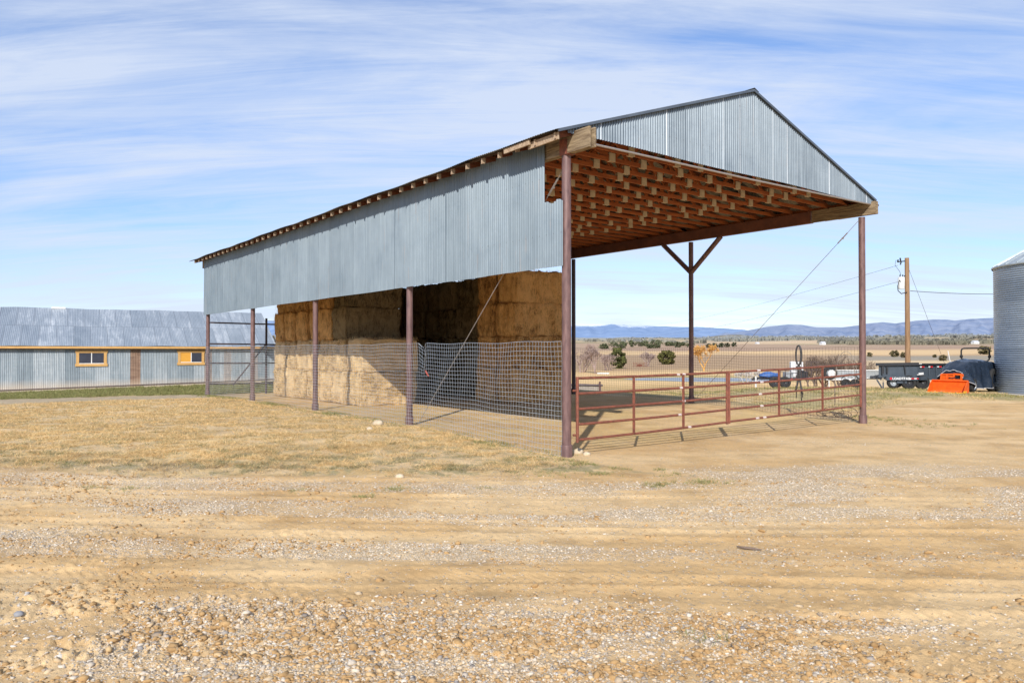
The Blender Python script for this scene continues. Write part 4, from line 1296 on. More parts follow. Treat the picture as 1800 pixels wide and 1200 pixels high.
# positions along the far side: px 1395 -> y about 2.2, px 1490 -> y about .45
m = MB()
for k in range(4):
    o_ = .012 * k; pl = [(2.26 + .02 * k, .62 + .12 * k), (2.24, 1.0), (2.22 - .03 * k, 1.35), (2.20 + .02 * k, 1.62)]
    pl += [(2.18 - (.075 + o_) * math.sin(a) * (1 if a < PI else 1), 1.98 - (.30 + o_ * .5) * math.cos(a)) for a in np.linspace(.25, 2 * PI - .25, 22)]
    pl += [(2.15 - .02 * k, 1.6), (2.12 + .025 * k, 1.3), (2.10, .95), (2.08 - .03 * k, .55 + .1 * k)]
    m.tube([shedpt(W + .18 + .03 * (k % 2), a, b) for a, b in pl], .016, 6)
tag(m.build('rubber_hose', M['hose'], None, True), 'black hose bundle looped tall over the far wire fence of the barn', 'hose')
m = MB()
for k in range(2):
    pts = []
    for t in np.linspace(0, 1, 22):
        a = PI * t
        pts.append(shedpt(W + .15 + .03 * k, .62 - .02 * k - .34 * math.cos(a) * (1 + .05 * k), .45 + .1 * k + 1.55 * math.sin(a) ** .55 if k < 2 else .9 + 1.1 * math.sin(a) ** .6))
    m.tube(pts, .008, 6)
tag(m.build('rubber_hose', M['trough_wood'], None, True), 'thin dark hose arched over the fence beside the right hand barn post', 'hose')
m = MB()
for k in range(7):
    c = 1.2 + random.uniform(-.5, .5); r_ = random.uniform(.2, .45); z0_ = lg(W, 1) + .04; tilt = random.uniform(.2, .8)
    pts = [shedpt(W + .3 + .2 * math.sin(a) * r_, c + r_ * math.cos(a), z0_ + .05 + tilt * r_ * (1 + math.sin(a)) * .6) for a in np.linspace(0, 2 * PI, 20)]
    m.tube(pts, .009, 4)
tag(m.build('wire_coil', M['dark_wire'], None), 'tangled loose coils of dark wire lying at the foot of the far fence', 'wire')

# ------------------------------------------------------------------ feed trough beyond the shed
qx, qy = at(1014, 45.); qz = gz(qx + .7, qy)
FTg = thing('feed_trough', 'grey wooden feed trough with brown pipe frame beyond the barn', 'trough', (qx - 1.0, qy, qz), -.06)
mb = MB(); mb.box(0, 2.45, 0, .04, .12, .52); mb.box(0, 2.45, .8, .84, .12, .52); mb.box(0, .04, .04, .8, .12, .52); mb.box(2.41, 2.45, .04, .8, .12, .52); mb.box(.04, 2.41, .04, .8, .12, .16); mb.build('trough_box', M['trough_wood'], FTg)
mb = MB(); mb.tube([(-.05, -.04, .58), (2.55, -.04, .54)], .04, 8); mb.tube([(-.05, .88, .58), (2.55, .88, .54)], .04, 8); mb.build('rail', M['dark_pipe'], FTg, .6)
for x in (.1, 2.35):
    mb = MB(); mb.tube([(x, -.10, -.1), (x, -.10, .78)], .06, 8); mb.build('leg', M['post'], FTg, .6)
    mb = MB(); mb.tube([(x, .94, -.1), (x, .94, .6)], .05, 8); mb.build('leg', M['post'], FTg, .6)

# white board lying in the grass
wx_, wy_ = at(1060, 115); mb = MB(); mb.box(wx_ - .9, wx_ + .9, wy_ - .2, wy_ + .2, gz(wx_, wy_) + .05, gz(wx_, wy_) + .22)
tag(mb.build('white_board', M['white'], None), 'short white board lying in the dry grass beyond the barn', 'board')

# ------------------------------------------------------------------ utility pole
ppx, ppy = at(1595.5, 50); pz = gz(ppx, ppy); ptop = H + (617.5 - 453) / FPX * 50
UP = thing('utility_pole', 'brown wooden utility pole with white transformer rising behind the dump trailer', 'utility pole', (ppx, ppy, pz), 0)
mb = MB(); hh = ptop - pz; mb.tube([(0, 0, -.3), (0, 0, hh * .5), (-.01, 0, hh)], [.175, .155, .135], 14); mb.build('pole', M['pole'], UP, .6)
mb = MB(); mb.lathe([(.01, -.42), (.19, -.42), (.21, -.36), (.21, .30), (.19, .36), (.01, .38)], -.42, -.05, 18, Matrix.Translation((0, 0, hh - 1.65))); tf = mb.build('transformer', M['transformer'], UP, .6)
mb = MB()
for dx2 in (-.5, -.32): mb.tube([(dx2, -.05, hh - 1.27), (dx2, -.05, hh - 1.12)], .035, 8)
mb.bar((-.2, 0, hh - 1.22), (-.05, 0, hh - 1.14), .06, .07); mb.build('bushing', M['rubber'], tf)
mb = MB(); mb.bar((0, 0, hh - .20), (-.6, 0, hh - .26), .06, .07); mb.tube([(-.42, 0, hh - .28), (-.46, 0, hh + .0)], .05, 8); mb.tube([(-.45, 0, hh - .45), (-.38, 0, hh - .22)], .045, 8)
mb.tube([(-.62, 0, hh - .3), (-.60, 0, hh - .12)], .05, 8); mb.build('fuse_cutout', M['rubber'], UP)
mb = MB(); mb.tube([(-.3, -.2, hh - 1.95), (-.62, -.2, hh - 1.5), (-.74, -.2, hh - 1.9), (-.72, -.2, hh - 2.2), (-.5, -.2, hh - 2.4), (-.1, -.15, hh - 2.3)], .03, 6)
mb.tube([(-.55, 0, hh - .3), (-.75, 0, hh - .15), (-.8, 0, hh - .5), (-.5, 0, hh - .9), (-.42, 0, hh - 1.15)], .012, 5); mb.build('drop_lead', M['rubber'], UP, True)
mb = MB(); mb.tube([(.17, .02, 0), (.16, .02, hh * .55)], .02, 6); mb.build('conduit', M['alu'], UP)
def wire(label, a, b, sag, r):
    a = Vector(a); b = Vector(b); m = MB()
    m.tube([a.lerp(b, t) - Vector((0, 0, sag * 4 * t * (1 - t))) for t in np.linspace(0, 1, 24)], r, 4)
    return tag(m.build('power_line', M['dark_pipe'], None), label, 'power line')
wire('upper thin power line running left from the utility pole top', (ppx - .62, ppy, ptop - .5), (at(1120, 260)[0], 260, H + 9.5), 1.5, .010)
wire('lower thin power line running left from the transformer', (ppx - .62, ppy, ptop - 1.6), (at(1120, 260)[0], 260, H + 5.9), 1.5, .010)
wire('dark service cable running right from the pole towards the grain bin', (ppx + .2, ppy, ptop - 2.2), (ppx + 16, ppy + 2, ptop - 1.75), .35, .018)
wire('slanting guy wire anchoring the utility pole on its right side', (ppx + .1, ppy, ptop - .7), (at(1672, 52)[0], 52, 0), 0, .012)


# ------------------------------------------------------------------ trees and bushes
def bare_tree(name, label, cat, x, y, h, spread, mat, seed, group=None, twig=.006, depth=5, stems=1, up=.5):
    r = random.Random(seed); m = MB(); mt = MB()
    z0 = gz(x, y)
    def grow(p, d, l, rad, lev, mb_):
        pts = [p]; q = p
        for i in range(3):
            d = (d + Vector((r.uniform(-.25, .25), r.uniform(-.25, .25), r.uniform(-.1, .2)))).normalized(); q = q + d * l / 3; pts.append(q)
        mb_.tube(pts, [rad, rad * .9, rad * .8, rad * .65], 5 if lev < 2 else 3, False)
        if lev >= depth: return
        nb = r.choice((2, 3, 3)) if lev < 3 else r.choice((3, 4))
        for i in range(nb):
            dd = (d + Vector((r.uniform(-1, 1), r.uniform(-1, 1), r.uniform(-.4, .8) * up * 2)) * spread).normalized()
            grow(pts[r.choice((2, 3, 3))], dd, l * r.uniform(.6, .82), max(rad * .6, twig), lev + 1, mt)
    for s in range(stems):
        d0 = Vector((r.uniform(-.5, .5), r.uniform(-.5, .5), 1.)) if stems > 1 else Vector((r.uniform(-.1, .1), r.uniform(-.1, .1), 1))
        grow(Vector((r.uniform(-.1, .1) * stems, r.uniform(-.1, .1) * stems, -.05)), d0.normalized(), h * .30, h * .022, 0, m)
    T = thing(name, label, cat, (x, y, z0), 0, group)
    m.build('trunk', mat, T); mt.build('crown', mat, T)
    return T


def leaf_tree(name, label, cat, x, y, h, w, c1, c2, seed, group=None, leaf=None, n=1600, trunk=.12, base=.1):
    rg_ = np.random.default_rng(seed); z0 = gz(x, y); leaf = leaf or h * .045
    nc = 44; cc = []
    for i in range(nc):
        a = rg_.uniform(0, 2 * PI); f = rg_.uniform(0, 1); rr = w / 2 * math.sqrt(rg_.uniform(.05, 1)) * (math.sin(PI * min(.98, .12 + .8 * f)) ** .6)
        cc.append((rr * math.cos(a), rr * math.sin(a), h * (base + (.92 - base) * f), rg_.uniform(.7, 1.2)))
    cc = np.array(cc); idx = rg_.integers(0, nc, n)
    d = rg_.normal(size=(n, 3)); d /= np.linalg.norm(d, axis=1)[:, None]
    rad = w * .15 * cc[idx, 3][:, None] * rg_.uniform(.55, 1.1, (n, 1))
    P = cc[idx, :3] + d * rad * np.array([1, 1, .8]); P[:, 2] = np.maximum(P[:, 2], h * .03)
    a = rg_.normal(size=(n, 3)); a /= np.linalg.norm(a, axis=1)[:, None]; b = np.cross(a, d); b /= np.linalg.norm(b, axis=1)[:, None] + 1e-9
    s = leaf * rg_.uniform(.6, 1.4, (n, 1))
    vs = np.stack([P - a * s - b * s * .6, P + a * s - b * s * .6, P + a * s * .3 + b * s, P - a * s + b * s * .5], 1).reshape(-1, 3)
    shade = (.6 + .55 * rg_.uniform(0, 1, (nc, 1)))[idx] * (.75 + .5 * rg_.uniform(0, 1, (n, 1)))
    mixv = rg_.uniform(0, 1, (n, 1)); col = (np.array(c1) * mixv + np.array(c2) * (1 - mixv)) * shade
    col4 = np.repeat(np.concatenate([col, np.ones((n, 1))], 1), 4, 0)
    T = thing(name, label, cat, (x, y, z0), 0, group)
    me = fastmesh('crown', vs, np.arange(n * 4).reshape(-1, 4), 4, M['leafy'], {'col': ('FLOAT_COLOR', col4)})
    link('crown', me, T)
    m = MB(); m.tube([(0, 0, -.1), (0, 0, h * .4), (w * .05, 0, h * .75)], [trunk, trunk * .8, trunk * .3], 7)
    for k in range(4): a_ = k * 1.7; m.tube([(0, 0, h * .25), (w * .3 * math.cos(a_), w * .3 * math.sin(a_), h * .6)], [trunk * .5, trunk * .2], 5)
    m.build('trunk', M['bark'], T)
    return T


x, y = at(1172, 190); leaf_tree('juniper_bush', 'round olive green juniper bush standing alone in the brown field', 'bush', x, y, 3.5, 4.0, (.17, .16, .045), (.09, .09, .03), 3, leaf=.16, n=4200, base=.02)
x, y = at(1086, 150); leaf_tree('juniper_bush', 'dark green juniper behind the purple bare shrubs left of the round bush', 'bush', x, y, 4.2, 3.0, (.14, .15, .045), (.08, .085, .03), 5, leaf=.16, n=3400, base=.02)
x, y = at(1238, 132); bare_tree('willow_tree', 'bare golden yellow willow rising behind the middle fence post', 'tree', x, y, 5.6, .7, M['willow_bark'], 21, twig=.016, depth=7, up=.6, stems=2)
x, y = at(1046, 118); bare_tree('bare_tree', 'pale bare tree with forked white trunk left in the field beyond the trough', 'tree', x, y, 4.8, .6, M['pale_bark'], 12, twig=.014, depth=6, stems=3)
x, y = at(1070, 135); bare_tree('bare_shrub', 'purplish bare shrub beside the dark green juniper', 'shrub', x, y, 3.6, .9, M['pale_bark'], 14, twig=.014, depth=5, stems=8)
x, y = at(1022, 125); bare_tree('bare_shrub', 'bare twiggy shrub just right of the dark barn post', 'shrub', x, y, 4.4, .8, M['pale_bark'], 15, twig=.013, depth=5, stems=7)
x, y = at(1140, 165); bare_tree('bare_shrub', 'grey bare shrub beside the red corral panel', 'shrub', x, y, 3.6, .9, M['pale_bark'], 16, twig=.014, depth=5, stems=7)
x, y = at(1316, 84); bare_tree('bare_shrub', 'low silvery bare brush on the near right bank of the pond', 'shrub', x, y, 1.6, .9, M['concrete'], 18, twig=.010, depth=5, stems=9)
for k, (px_, Y_, h_, lab) in enumerate(((1432, 66, 3.6, 'left of the spare wheel'), (1458, 67, 4.0, 'right above the spare wheel'), (1486, 66, 3.4, 'behind the arched hose'), (1508, 68, 3.2, 'closest to the right corner post'))):
    x, y = at(px_, Y_); bare_tree('bare_shrub', f'brown bare thorny shrub behind the utility trailer, {lab}', 'shrub', x, y, h_, .9, M['bark'], 30 + k, twig=.008, depth=5, stems=6)
for k, px_ in enumerate((1058, 1068, 1080, 1090, 1101, 1109, 1123, 1133, 1143, 1152, 1159, 1170, 1180, 1190, 1201, 1212)):
    hh_ = (8, 6, 9, 7, 9, 5, 8, 10, 6, 9, 7, 8, 6, 9, 5, 7)[k] if px_ not in (1152, 1109) else 13
    x, y = at(px_ + random.uniform(-5, 5), 1250 + random.uniform(-120, 120))
    leaf_tree('evergreen_tree', f'dark evergreen of the distant tree row, {k + 1} places along from the left' if False else f'{"taller" if hh_ > 10 else "low"} dark evergreen in the distant tree row, {ORD[k] if k < 10 else ["eleventh", "twelfth", "thirteenth", "fourteenth", "fifteenth", "sixteenth"][k - 10]} from its left end',
              'tree', x, y, hh_, 15 + random.uniform(-5, 6), (.13, .145, .07), (.07, .085, .045), 60 + k, 'evergreens of the distant tree row', leaf=.9, n=260, trunk=.4)
x, y = at(1468, 1450)
for k, (px_, Y_, sz) in enumerate(((1572, 330, 3.6), (1589, 300, 2.6), (1657, 235, 2.2), (1731, 420, 6.2), (1529, 330, 2.4), (1643, 300, 1.6), (1712, 180, 1.2))):
    x, y = at(px_, Y_)
    lab = ['rounded dark bush on the tan rise left of the utility pole', 'low bush just left of the utility pole on the tan rise', 'single dark bush on the grey strip right of the utility pole', 'rounded brown tree above the tractor roll bar',
           'small bush on the ridge right of the corner post', 'tiny bush on the grey strip left of the white marker pole', 'tiny bush seen through the tractor roll bar'][k]
    leaf_tree('field_bush', lab, 'bush', x, y, sz * .8, sz, (.16, .13, .06), (.09, .08, .04), 90 + k, leaf=sz * .07, n=500, base=.05)
x, y = at(1462, 1250)
for k, px_ in enumerate((1246, 1256, 1268, 1278, 1290)):
    x, y = at(px_, 1150 + k * 12)
    leaf_tree('evergreen_tree', f'dark evergreen right of the golden willow, {ORD[k]} of five in the far tan field', 'tree', x, y, 7, 9, (.07, .08, .04), (.04, .05, .03), 120 + k, 'evergreens in the far tan field', leaf=.8, n=200, trunk=.3)


def woodland(name, regions, n, label, seed):
    rg_ = np.random.default_rng(seed); V_ = []; C_ = []
    for (p0, p1, d0, d1, k, s0, s1) in regions:
        m_ = int(n * k)
        px_ = rg_.uniform(p0, p1, m_); D = np.exp(rg_.uniform(math.log(d0), math.log(d1), m_))
        X = (px_ - 900) / FPX * D; keep = fbm(px_ / 40, np.log(D) * 9, seed, 3) > .52
        X = X[keep]; D = D[keep]; m_ = len(X); Z = G(X, D)
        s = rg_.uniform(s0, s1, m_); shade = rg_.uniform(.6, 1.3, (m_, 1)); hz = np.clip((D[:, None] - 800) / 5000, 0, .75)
        base = np.array([.19, .17, .11]) * shade * (1 - hz) + np.array([.30, .335, .38]) * hz  # distance haze painted in: scrub fades towards blue grey
        for f in range(5):
            a = rg_.uniform(0, 2 * PI, m_); dx = np.cos(a) * s * .5; dy = np.sin(a) * s * .5; ox = rg_.uniform(-.35, .35, m_) * s; oz = rg_.uniform(0, .25, m_) * s
            q = np.stack([np.stack([X + ox - dx, D - dy, Z + oz * .3], -1), np.stack([X + ox + dx, D + dy, Z + oz * .3], -1),
                          np.stack([X + ox + dx * .8, D + dy, Z + s * .55 + oz], -1), np.stack([X + ox - dx * .5, D - dy, Z + s * .7 + oz], -1)], 1)
            V_.append(q.reshape(-1, 3)); C_.append(np.repeat(np.concatenate([base, np.ones((m_, 1))], 1), 4, 0))
    V_ = np.concatenate(V_); C_ = np.concatenate(C_)
    o = link(name, fastmesh(name, V_, np.arange(len(V_)).reshape(-1, 4), 4, M['leafy'], {'col': ('FLOAT_COLOR', C_)}))
    return tag(o, label, 'woodland', kind='stuff')


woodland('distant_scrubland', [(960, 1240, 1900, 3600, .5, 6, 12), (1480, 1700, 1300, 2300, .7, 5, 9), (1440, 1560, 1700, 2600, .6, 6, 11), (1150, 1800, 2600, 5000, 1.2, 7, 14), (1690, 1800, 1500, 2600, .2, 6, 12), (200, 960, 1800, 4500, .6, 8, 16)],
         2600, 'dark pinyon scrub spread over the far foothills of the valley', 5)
for k, (px_, Y_, w_, lab) in enumerate(((1446, 1500, 9, 'small white farmhouse far off left of the right corner post'), (1714, 1500, 13, 'white farmhouse in the far valley above the tractor roll bar'), (1733, 1620, 8, 'tiny white outbuilding right of the far white farmhouse'), (1331, 1900, 8, 'tiny white building far off above the second gate'))):
    x, y = at(px_, Y_); z = gz(x, y); F_ = thing('farmhouse', lab, 'house', (x, y, z), .3)
    m = MB(); m.box(-w_ / 2, w_ / 2, -4, 4, -1, 4); m.build('wall', M['white'], F_)
    m = MB(); m.prism([(-w_ / 2 - .5, -4.5, 4), (-w_ / 2 - .5, 4.5, 4), (-w_ / 2 - .5, 0, 6.5)], (0, 0, 0), (w_ + 1, 0, 0)); m.build('roof', M['roof_farm'], F_)

# red corral panel in the field
x, y = at(1113, 160); z = gz(x, y)
CP = thing('corral_panel', 'low dark red corral panel in the field left of the round juniper', 'fence', (x, y, z), 0)
for q in (.3, .6, .9): m = MB(); m.tube([(0, 0, q), (2.9, 0, q)], .035, 5); m.build('rail', M['gate'], CP)
for q in (0, .7, 1.4, 2.2, 2.9): m = MB(); m.tube([(q, 0, -.1), (q, 0, 1.1 if q == 0 else .85)], .04, 5); m.build('fence_post', M['gate'], CP)
m = MB(); m.box(.9, 1.9, .05, .2, .15, .6); m.build('feed_bunk', M['gate'], CP)

# ------------------------------------------------------------------ stones
def ico(sub):
    import bmesh
    bm = bmesh.new(); bmesh.ops.create_icosphere(bm, subdivisions=sub, radius=1)
    v = np.array([p.co[:] for p in bm.verts]); f = np.array([[q.index for q in t.verts] for t in bm.faces]); bm.free()
    return v, f


def stones_mesh(name, X, Y, S, sub, mat, sink=.25, ext=None):
    v, f = ico(sub); n = len(X); k = len(v)
    r_ = np.random.default_rng(5 + sub)
    # a few rough base shapes
    bases = []
    for b in range(12):
        dv = v * (1 + .30 * (r_.uniform(-1, 1, (k, 1))) * (1 if sub == 1 else .8))
        for c in range(5):                                          # knock flat facets off
            nn = r_.normal(size=3); nn /= np.linalg.norm(nn); dd = dv @ nn; lim = r_.uniform(.35, .7); dv = dv - np.outer(np.maximum(dd - lim, 0), nn)
        bases.append(dv)
    bases = np.array(bases)
    P = bases[r_.integers(0, 12, n)]
    sc = np.stack([r_.uniform(.8, 1.35, n), r_.uniform(.7, 1.1, n), r_.uniform(.45, .8, n)], -1)
    P = P * sc[:, None, :]
    a = r_.uniform(0, 2 * PI, n); t = r_.normal(0, .35, n)
    ct, st = np.cos(t)[:, None], np.sin(t)[:, None]
    y1 = P[..., 1] * ct - P[..., 2] * st; z1 = P[..., 1] * st + P[..., 2] * ct
    ca, sa = np.cos(a)[:, None], np.sin(a)[:, None]
    x2 = P[..., 0] * ca - y1 * sa; y2 = P[..., 0] * sa + y1 * ca
    S_ = S[:, None] * .5
    Z = G(X, Y)
    out = np.stack([x2 * S_ + X[:, None], y2 * S_ + Y[:, None], z1 * S_ + (Z + S * .5 * (sink - .28))[:, None]], -1).reshape(-1, 3)
    F = (f[None] + (np.arange(n) * k)[:, None, None]).reshape(-1, 3)
    return fastmesh(name, out, F, 3, mat, None, False)


def scatter(n, y0, y1, half=.80, power=1.0, seed=0, thr=.0):
    r_ = np.random.default_rng(seed)
    Y = y0 * (y1 / y0) ** r_.uniform(0, 1, n); X = r_.uniform(-half, half, n) * Y
    gm = gravel_mask(X, Y); keep = r_.uniform(0, 1, n) < np.maximum(gm ** power, thr)
    return X[keep], Y[keep]


r5 = np.random.default_rng(55)
X1, Y1 = scatter(30000, 3.6, 6.7, .82, 1.1, 1, .03); S1 = np.clip(r5.lognormal(math.log(.0235), .50, len(X1)), .010, .08)
X2, Y2 = scatter(52000, 4.2, 13.5, .82, 1.15, 2, .035); S2 = np.clip(r5.lognormal(math.log(.020), .40, len(X2)), .010, .055)
X3, Y3 = scatter(60000, 8, 19, .82, 1.1, 3, .02); S3 = np.clip(r5.lognormal(math.log(.022), .35, len(X3)), .012, .05)
XX = np.concatenate([X2, X3]); YY = np.concatenate([Y2, Y3]); SS = np.concatenate([S2, S3])
ok = ~((YY > lawn_edge(XX) - .1) & (uv_of(XX, YY)[1] < .2)); XX, YY, SS = XX[ok], YY[ok], SS[ok]
tag(link('gravel', stones_mesh('gravel', X1, Y1, S1, 1, M['gravel'])), 'loose mixed pebbles scattered over the near dirt yard', 'gravel', kind='stuff')
tag(link('fine_gravel', stones_mesh('fine_gravel', XX, YY, SS, 0, M['pale_gravel'])), 'fine pale chippings lying in bands across the dirt yard', 'gravel', kind='stuff')
# dirt clods
Xc, Yc = scatter(90000, 3.6, 12.5, .82, .4, 4, .15); kk = np.random.default_rng(6).uniform(0, 1, len(Xc)) < np.clip(.3 + .7 * np.maximum(1 - sm(Xc, -3.5, -.5), 1 - sm(Yc, 5.8, 6.4)), 0, 1) * sm(fbm(Xc * 1.2, Yc * 2.4, 88), .40, .56)
Xc, Yc = Xc[kk], Yc[kk]; Sc = np.clip(r5.lognormal(math.log(.028), .45, len(Xc)), .01, .09)
M['slate'] = simple('grey_stone', (.30, .30, .31), (.2, .2, .22), 9, .9, 0, .3)
M['clod'] = simple('earth_clods', (.54, .34, .15), (.26, .15, .06), 14, .95, 0, .4)
tag(link('dirt_clods', stones_mesh('dirt_clods', Xc, Yc, Sc, 1, M['clod'], .3)), 'crumbly brown earth clods thrown up along the tyre ruts', 'dirt', kind='stuff')
# the few rocks one can pick out
for k, (px_, py_, s, lab) in enumerate(((1016, 796, .22, 'pale rock at the foot of the nearest barn post, beside its right side'), (1031, 799, .14, 'smaller pale rock right of the rock at the nearest barn post'),
                                        (665, 748, .26, 'largest pale rock lying outside the mesh fence'), (650, 753, .16, 'small pale rock left of the largest rock outside the mesh fence'),
                                        (703, 839, .13, 'flat whitish stone lying on the border of the dry lawn'), (37, 1081, .07, 'flat grey stone lying in the near left gravel'))):
    Y_ = H * FPX / (py_ - 617.5); Y_ = (H - gz(*at(px_, Y_))) * FPX / (py_ - 617.5); x, y = at(px_, Y_)
    o = lumpy('rock', (s * .55, s * .45, s * .36), M['stone'] if k < 5 else M['slate'], 3 + k, (0, 0, 0), None, 8); o.location = (x, y, gz(x, y) + s * .12)
    tag(o, lab, 'rock')
for k, (px_, py_, l_, lab) in enumerate(((1316, 965, .24, 'dark curved stick lying on the smooth dirt'),)):
    Y_ = H * FPX / (py_ - 617.5); x, y = at(px_, Y_); z = gz(x, y) + .012
    m = MB(); m.tube([(x - l_ / 2, y + .05, z + .01), (x - l_ * .2, y, z + .012), (x + .05, y - .03, z + .006), (x + l_ / 2, y - .035, z)], [.008, .014, .013, .004], 6)
    tag(m.build('stick', M['bark'], None, True), lab, 'stick')


# ------------------------------------------------------------------ grasses
def grass(name, X, Y, nb, hmin, hmax, rad, width, cfn, seed, label, lean=.7):
    r_ = np.random.default_rng(seed); n = len(X)
    D = np.sqrt(X * X + Y * Y)
    cx = np.repeat(X, nb); cy = np.repeat(Y, nb); m_ = n * nb
    a = r_.uniform(0, 2 * PI, m_); rr = rad * np.sqrt(r_.uniform(0, 1, m_))
    bx_ = cx + rr * np.cos(a); by_ = cy + rr * np.sin(a); bz_ = np.repeat(G(X, Y), nb) - .005
    hs = np.repeat(r_.uniform(.7, 1.3, n), nb)
    h_ = r_.uniform(hmin, hmax, m_) * hs; a2 = a + r_.normal(0, .9, m_); ln_ = h_ * r_.uniform(.2, lean * 2, m_)
    wv = np.repeat(width * (np.maximum(D, 8) / 14.), nb) * r_.uniform(.7, 1.3, m_)
    t = r_.uniform(0, 2 * PI, m_)
    wx2 = np.cos(t) * wv; wy2 = np.sin(t) * wv
    v0 = np.stack([bx_ - wx2, by_ - wy2, bz_], -1); v1 = np.stack([bx_ + wx2, by_ + wy2, bz_], -1)
    v2 = np.stack([bx_ + np.cos(a2) * ln_, by_ + np.sin(a2) * ln_, bz_ + h_], -1)
    vs = np.stack([v0, v1, v2], 1).reshape(-1, 3)
    c = cfn(np.repeat(X, nb), np.repeat(Y, nb), r_)
    c4 = np.repeat(np.concatenate([c, np.ones((m_, 1))], 1), 3, 0)
    o = link(name, fastmesh(name, vs, np.arange(m_ * 3).reshape(-1, 3), 3, M['blade'], {'col': ('FLOAT_COLOR', c4)}))
    return tag(o, label, 'grass', kind='stuff')


def lawn_cols(X, Y, r_):
    n = len(X); g = (sm(fbm(X * 4.6, Y * 5.6, 14), .50, .64) * (1 - .6 * sm(Y - lawn_edge(X), 0, 4.5)))[:, None]
    t = r_.uniform(0, 1, (n, 1)); s = r_.uniform(.75, 1.2, (n, 1))
    dry = (np.array([.88, .67, .36]) * t + np.array([.58, .39, .17]) * (1 - t)) * s
    grn = (np.array([.24, .24, .10]) * t + np.array([.40, .33, .19]) * (1 - t)) * s
    pick = (r_.uniform(0, 1, (n, 1)) < g * .8)
    edge = (1 - sm(Y - lawn_edge(X), .2, 1.9))[:, None] * sm(fbm(X * 1.3, Y * 3, 24), .35, .6)[:, None]
    old = np.array([.40, .33, .23]) * s
    return np.where(pick, grn, np.where(r_.uniform(0, 1, (n, 1)) < edge * .7, old, dry))


def green_cols(X, Y, r_):
    n = len(X); t = r_.uniform(0, 1, (n, 1)); s = r_.uniform(.7, 1.3, (n, 1))
    return (np.array([.23, .26, .09]) * t + np.array([.36, .31, .14]) * (1 - t)) * s


def mixed_cols(X, Y, r_):
    n = len(X); t = sm(fbm(X * .6, Y * .8, 16), .38, .6)[:, None] * .8; s = r_.uniform(.7, 1.25, (n, 1))
    pick = r_.uniform(0, 1, (n, 1)) < t
    return np.where(pick, np.array([.30, .29, .11]), np.array([.62, .47, .24])) * s


r7 = np.random.default_rng(77)
n = 90000
Y = 12.2 * (36 / 12.2) ** r7.uniform(0, 1, n); X = r7.uniform(-.80, .1, n) * Y
u_, v_ = uv_of(X, Y); le = lawn_edge(X)
t_, n_ = shed_tn(X, Y)
dens = sm(Y - le + .5 * (fbm(X * 2.2, Y * 2.2, 6) - .5), -.1, .8) * sm(-v_, .05, .35) * (1 - sm(n_, -9.8, -8.6) * (1 - sm(t_, 8, 12))) * (.12 + .88 * sm(fbm(X * 3.2, Y * 3.6, 101, 3), .40, .58)) * (1 - .7 * sm(fbm(X * .9, Y * 1.2, 13, 4), .50, .60))
k = r7.uniform(0, 1, n) < dens
grass('dry_grass', X[k], Y[k], 9, .02, .062, .06, .0042, lawn_cols, 8, 'matted dry straw coloured grass of the lawn left of the barn', 1.3)
n = 9000; t_ = r7.uniform(-14, 15, n); n_ = r7.uniform(-5.3, -1.1, n); P_ = SH0[None] + t_[:, None] * SHD + n_[:, None] * SHN
grass('green_grass', P_[:, 0], P_[:, 1], 10, .05, .13, .12, .004, green_cols, 9, 'strip of short green grass below the old metal shed')
# weeds along the shed's side and round the nearest post
Xw = []; Yw = []
for k in range(2200):
    s = random.random() ** 1.2 * 25; vv = -.22 + random.gauss(0, .22)
    if fbm(np.array([s * 1.3]), np.array([3.]), 5)[0] < .5 and random.random() < .85: continue
    p = O + vv * V + s * U; Xw.append(p[0]); Yw.append(p[1])
for (px_, py_, k_, rr) in ((1022, 818, 40, .14), (1150, 851, 45, .16), (1235, 847, 50, .2), (960, 832, 40, .3), (1092, 825, 12, .12), (1160, 825, 12, .08), (1180, 834, 14, .15), (985, 812, 30, .25), (945, 810, 30, .3), (1055, 832, 25, .15), (1545, 738, 60, .7), (1620, 748, 40, .8), (1245, 1098 + 24, 10, .08),
                          (230, 860, 12, .12), (75, 830, 20, .3), (700, 858, 26, .16), (640, 872, 16, .08), (1522, 733, 40, .25), (150, 860, 10, .1), (520, 862, 8, .1), (850, 858, 8, .1)):
    Y_ = H * FPX / (py_ - 617.5); x, y = at(px_, Y_)
    for q in range(k_): Xw.append(x + random.gauss(0, rr)); Yw.append(y + random.gauss(0, rr * .8))
grass('green_weeds', np.array(Xw), np.array(Yw), 9, .018, .06, .05, .005, green_cols, 10, 'small green weeds sprouting along the fence foot and in the yard')
n = 26000; X = r7.uniform(9, 36, n); Y = r7.uniform(27, 62, n); u_, v_ = uv_of(X, Y)
dens = np.maximum(sm(v_, 12.2, 13.5) * sm(Y + .12 * (X - 18), 31.5, 33.5), sm(v_, 12., 13.2) * sm(u_, 3, 5) * .9)
e = ((X - 25.5) / 12) ** 2 + ((Y - 98.) / 10) ** 2
k = (r7.uniform(0, 1, n) < dens * .8 * sm(fbm(X * .5, Y * .7, 17), .38, .56)) & (e > 1.2) & ((X - bx) ** 2 + (Y - by) ** 2 > 14)
grass('rough_grass', X[k], Y[k], 8, .03, .10, .16, .005, mixed_cols, 11, 'rough mixed green and dry grass round the trailers')
# loose straw strewn inside the shed
n = 5000; s_ = r7.uniform(.5, 14, n); vv = r7.uniform(.2, 8, n)
k = fbm(s_ * .8, vv * .8, 33) > .5; P_ = O[None] + vv[k][:, None] * V + s_[k][:, None] * U
grass('loose_straw', P_[:, 0], P_[:, 1], 6, .005, .03, .12, .003, lambda X, Y, r_: np.array([.66, .50, .24]) * r_.uniform(.6, 1.2, (len(X), 1)), 12, 'loose straw strewn on the earth floor under the barn', 3.)

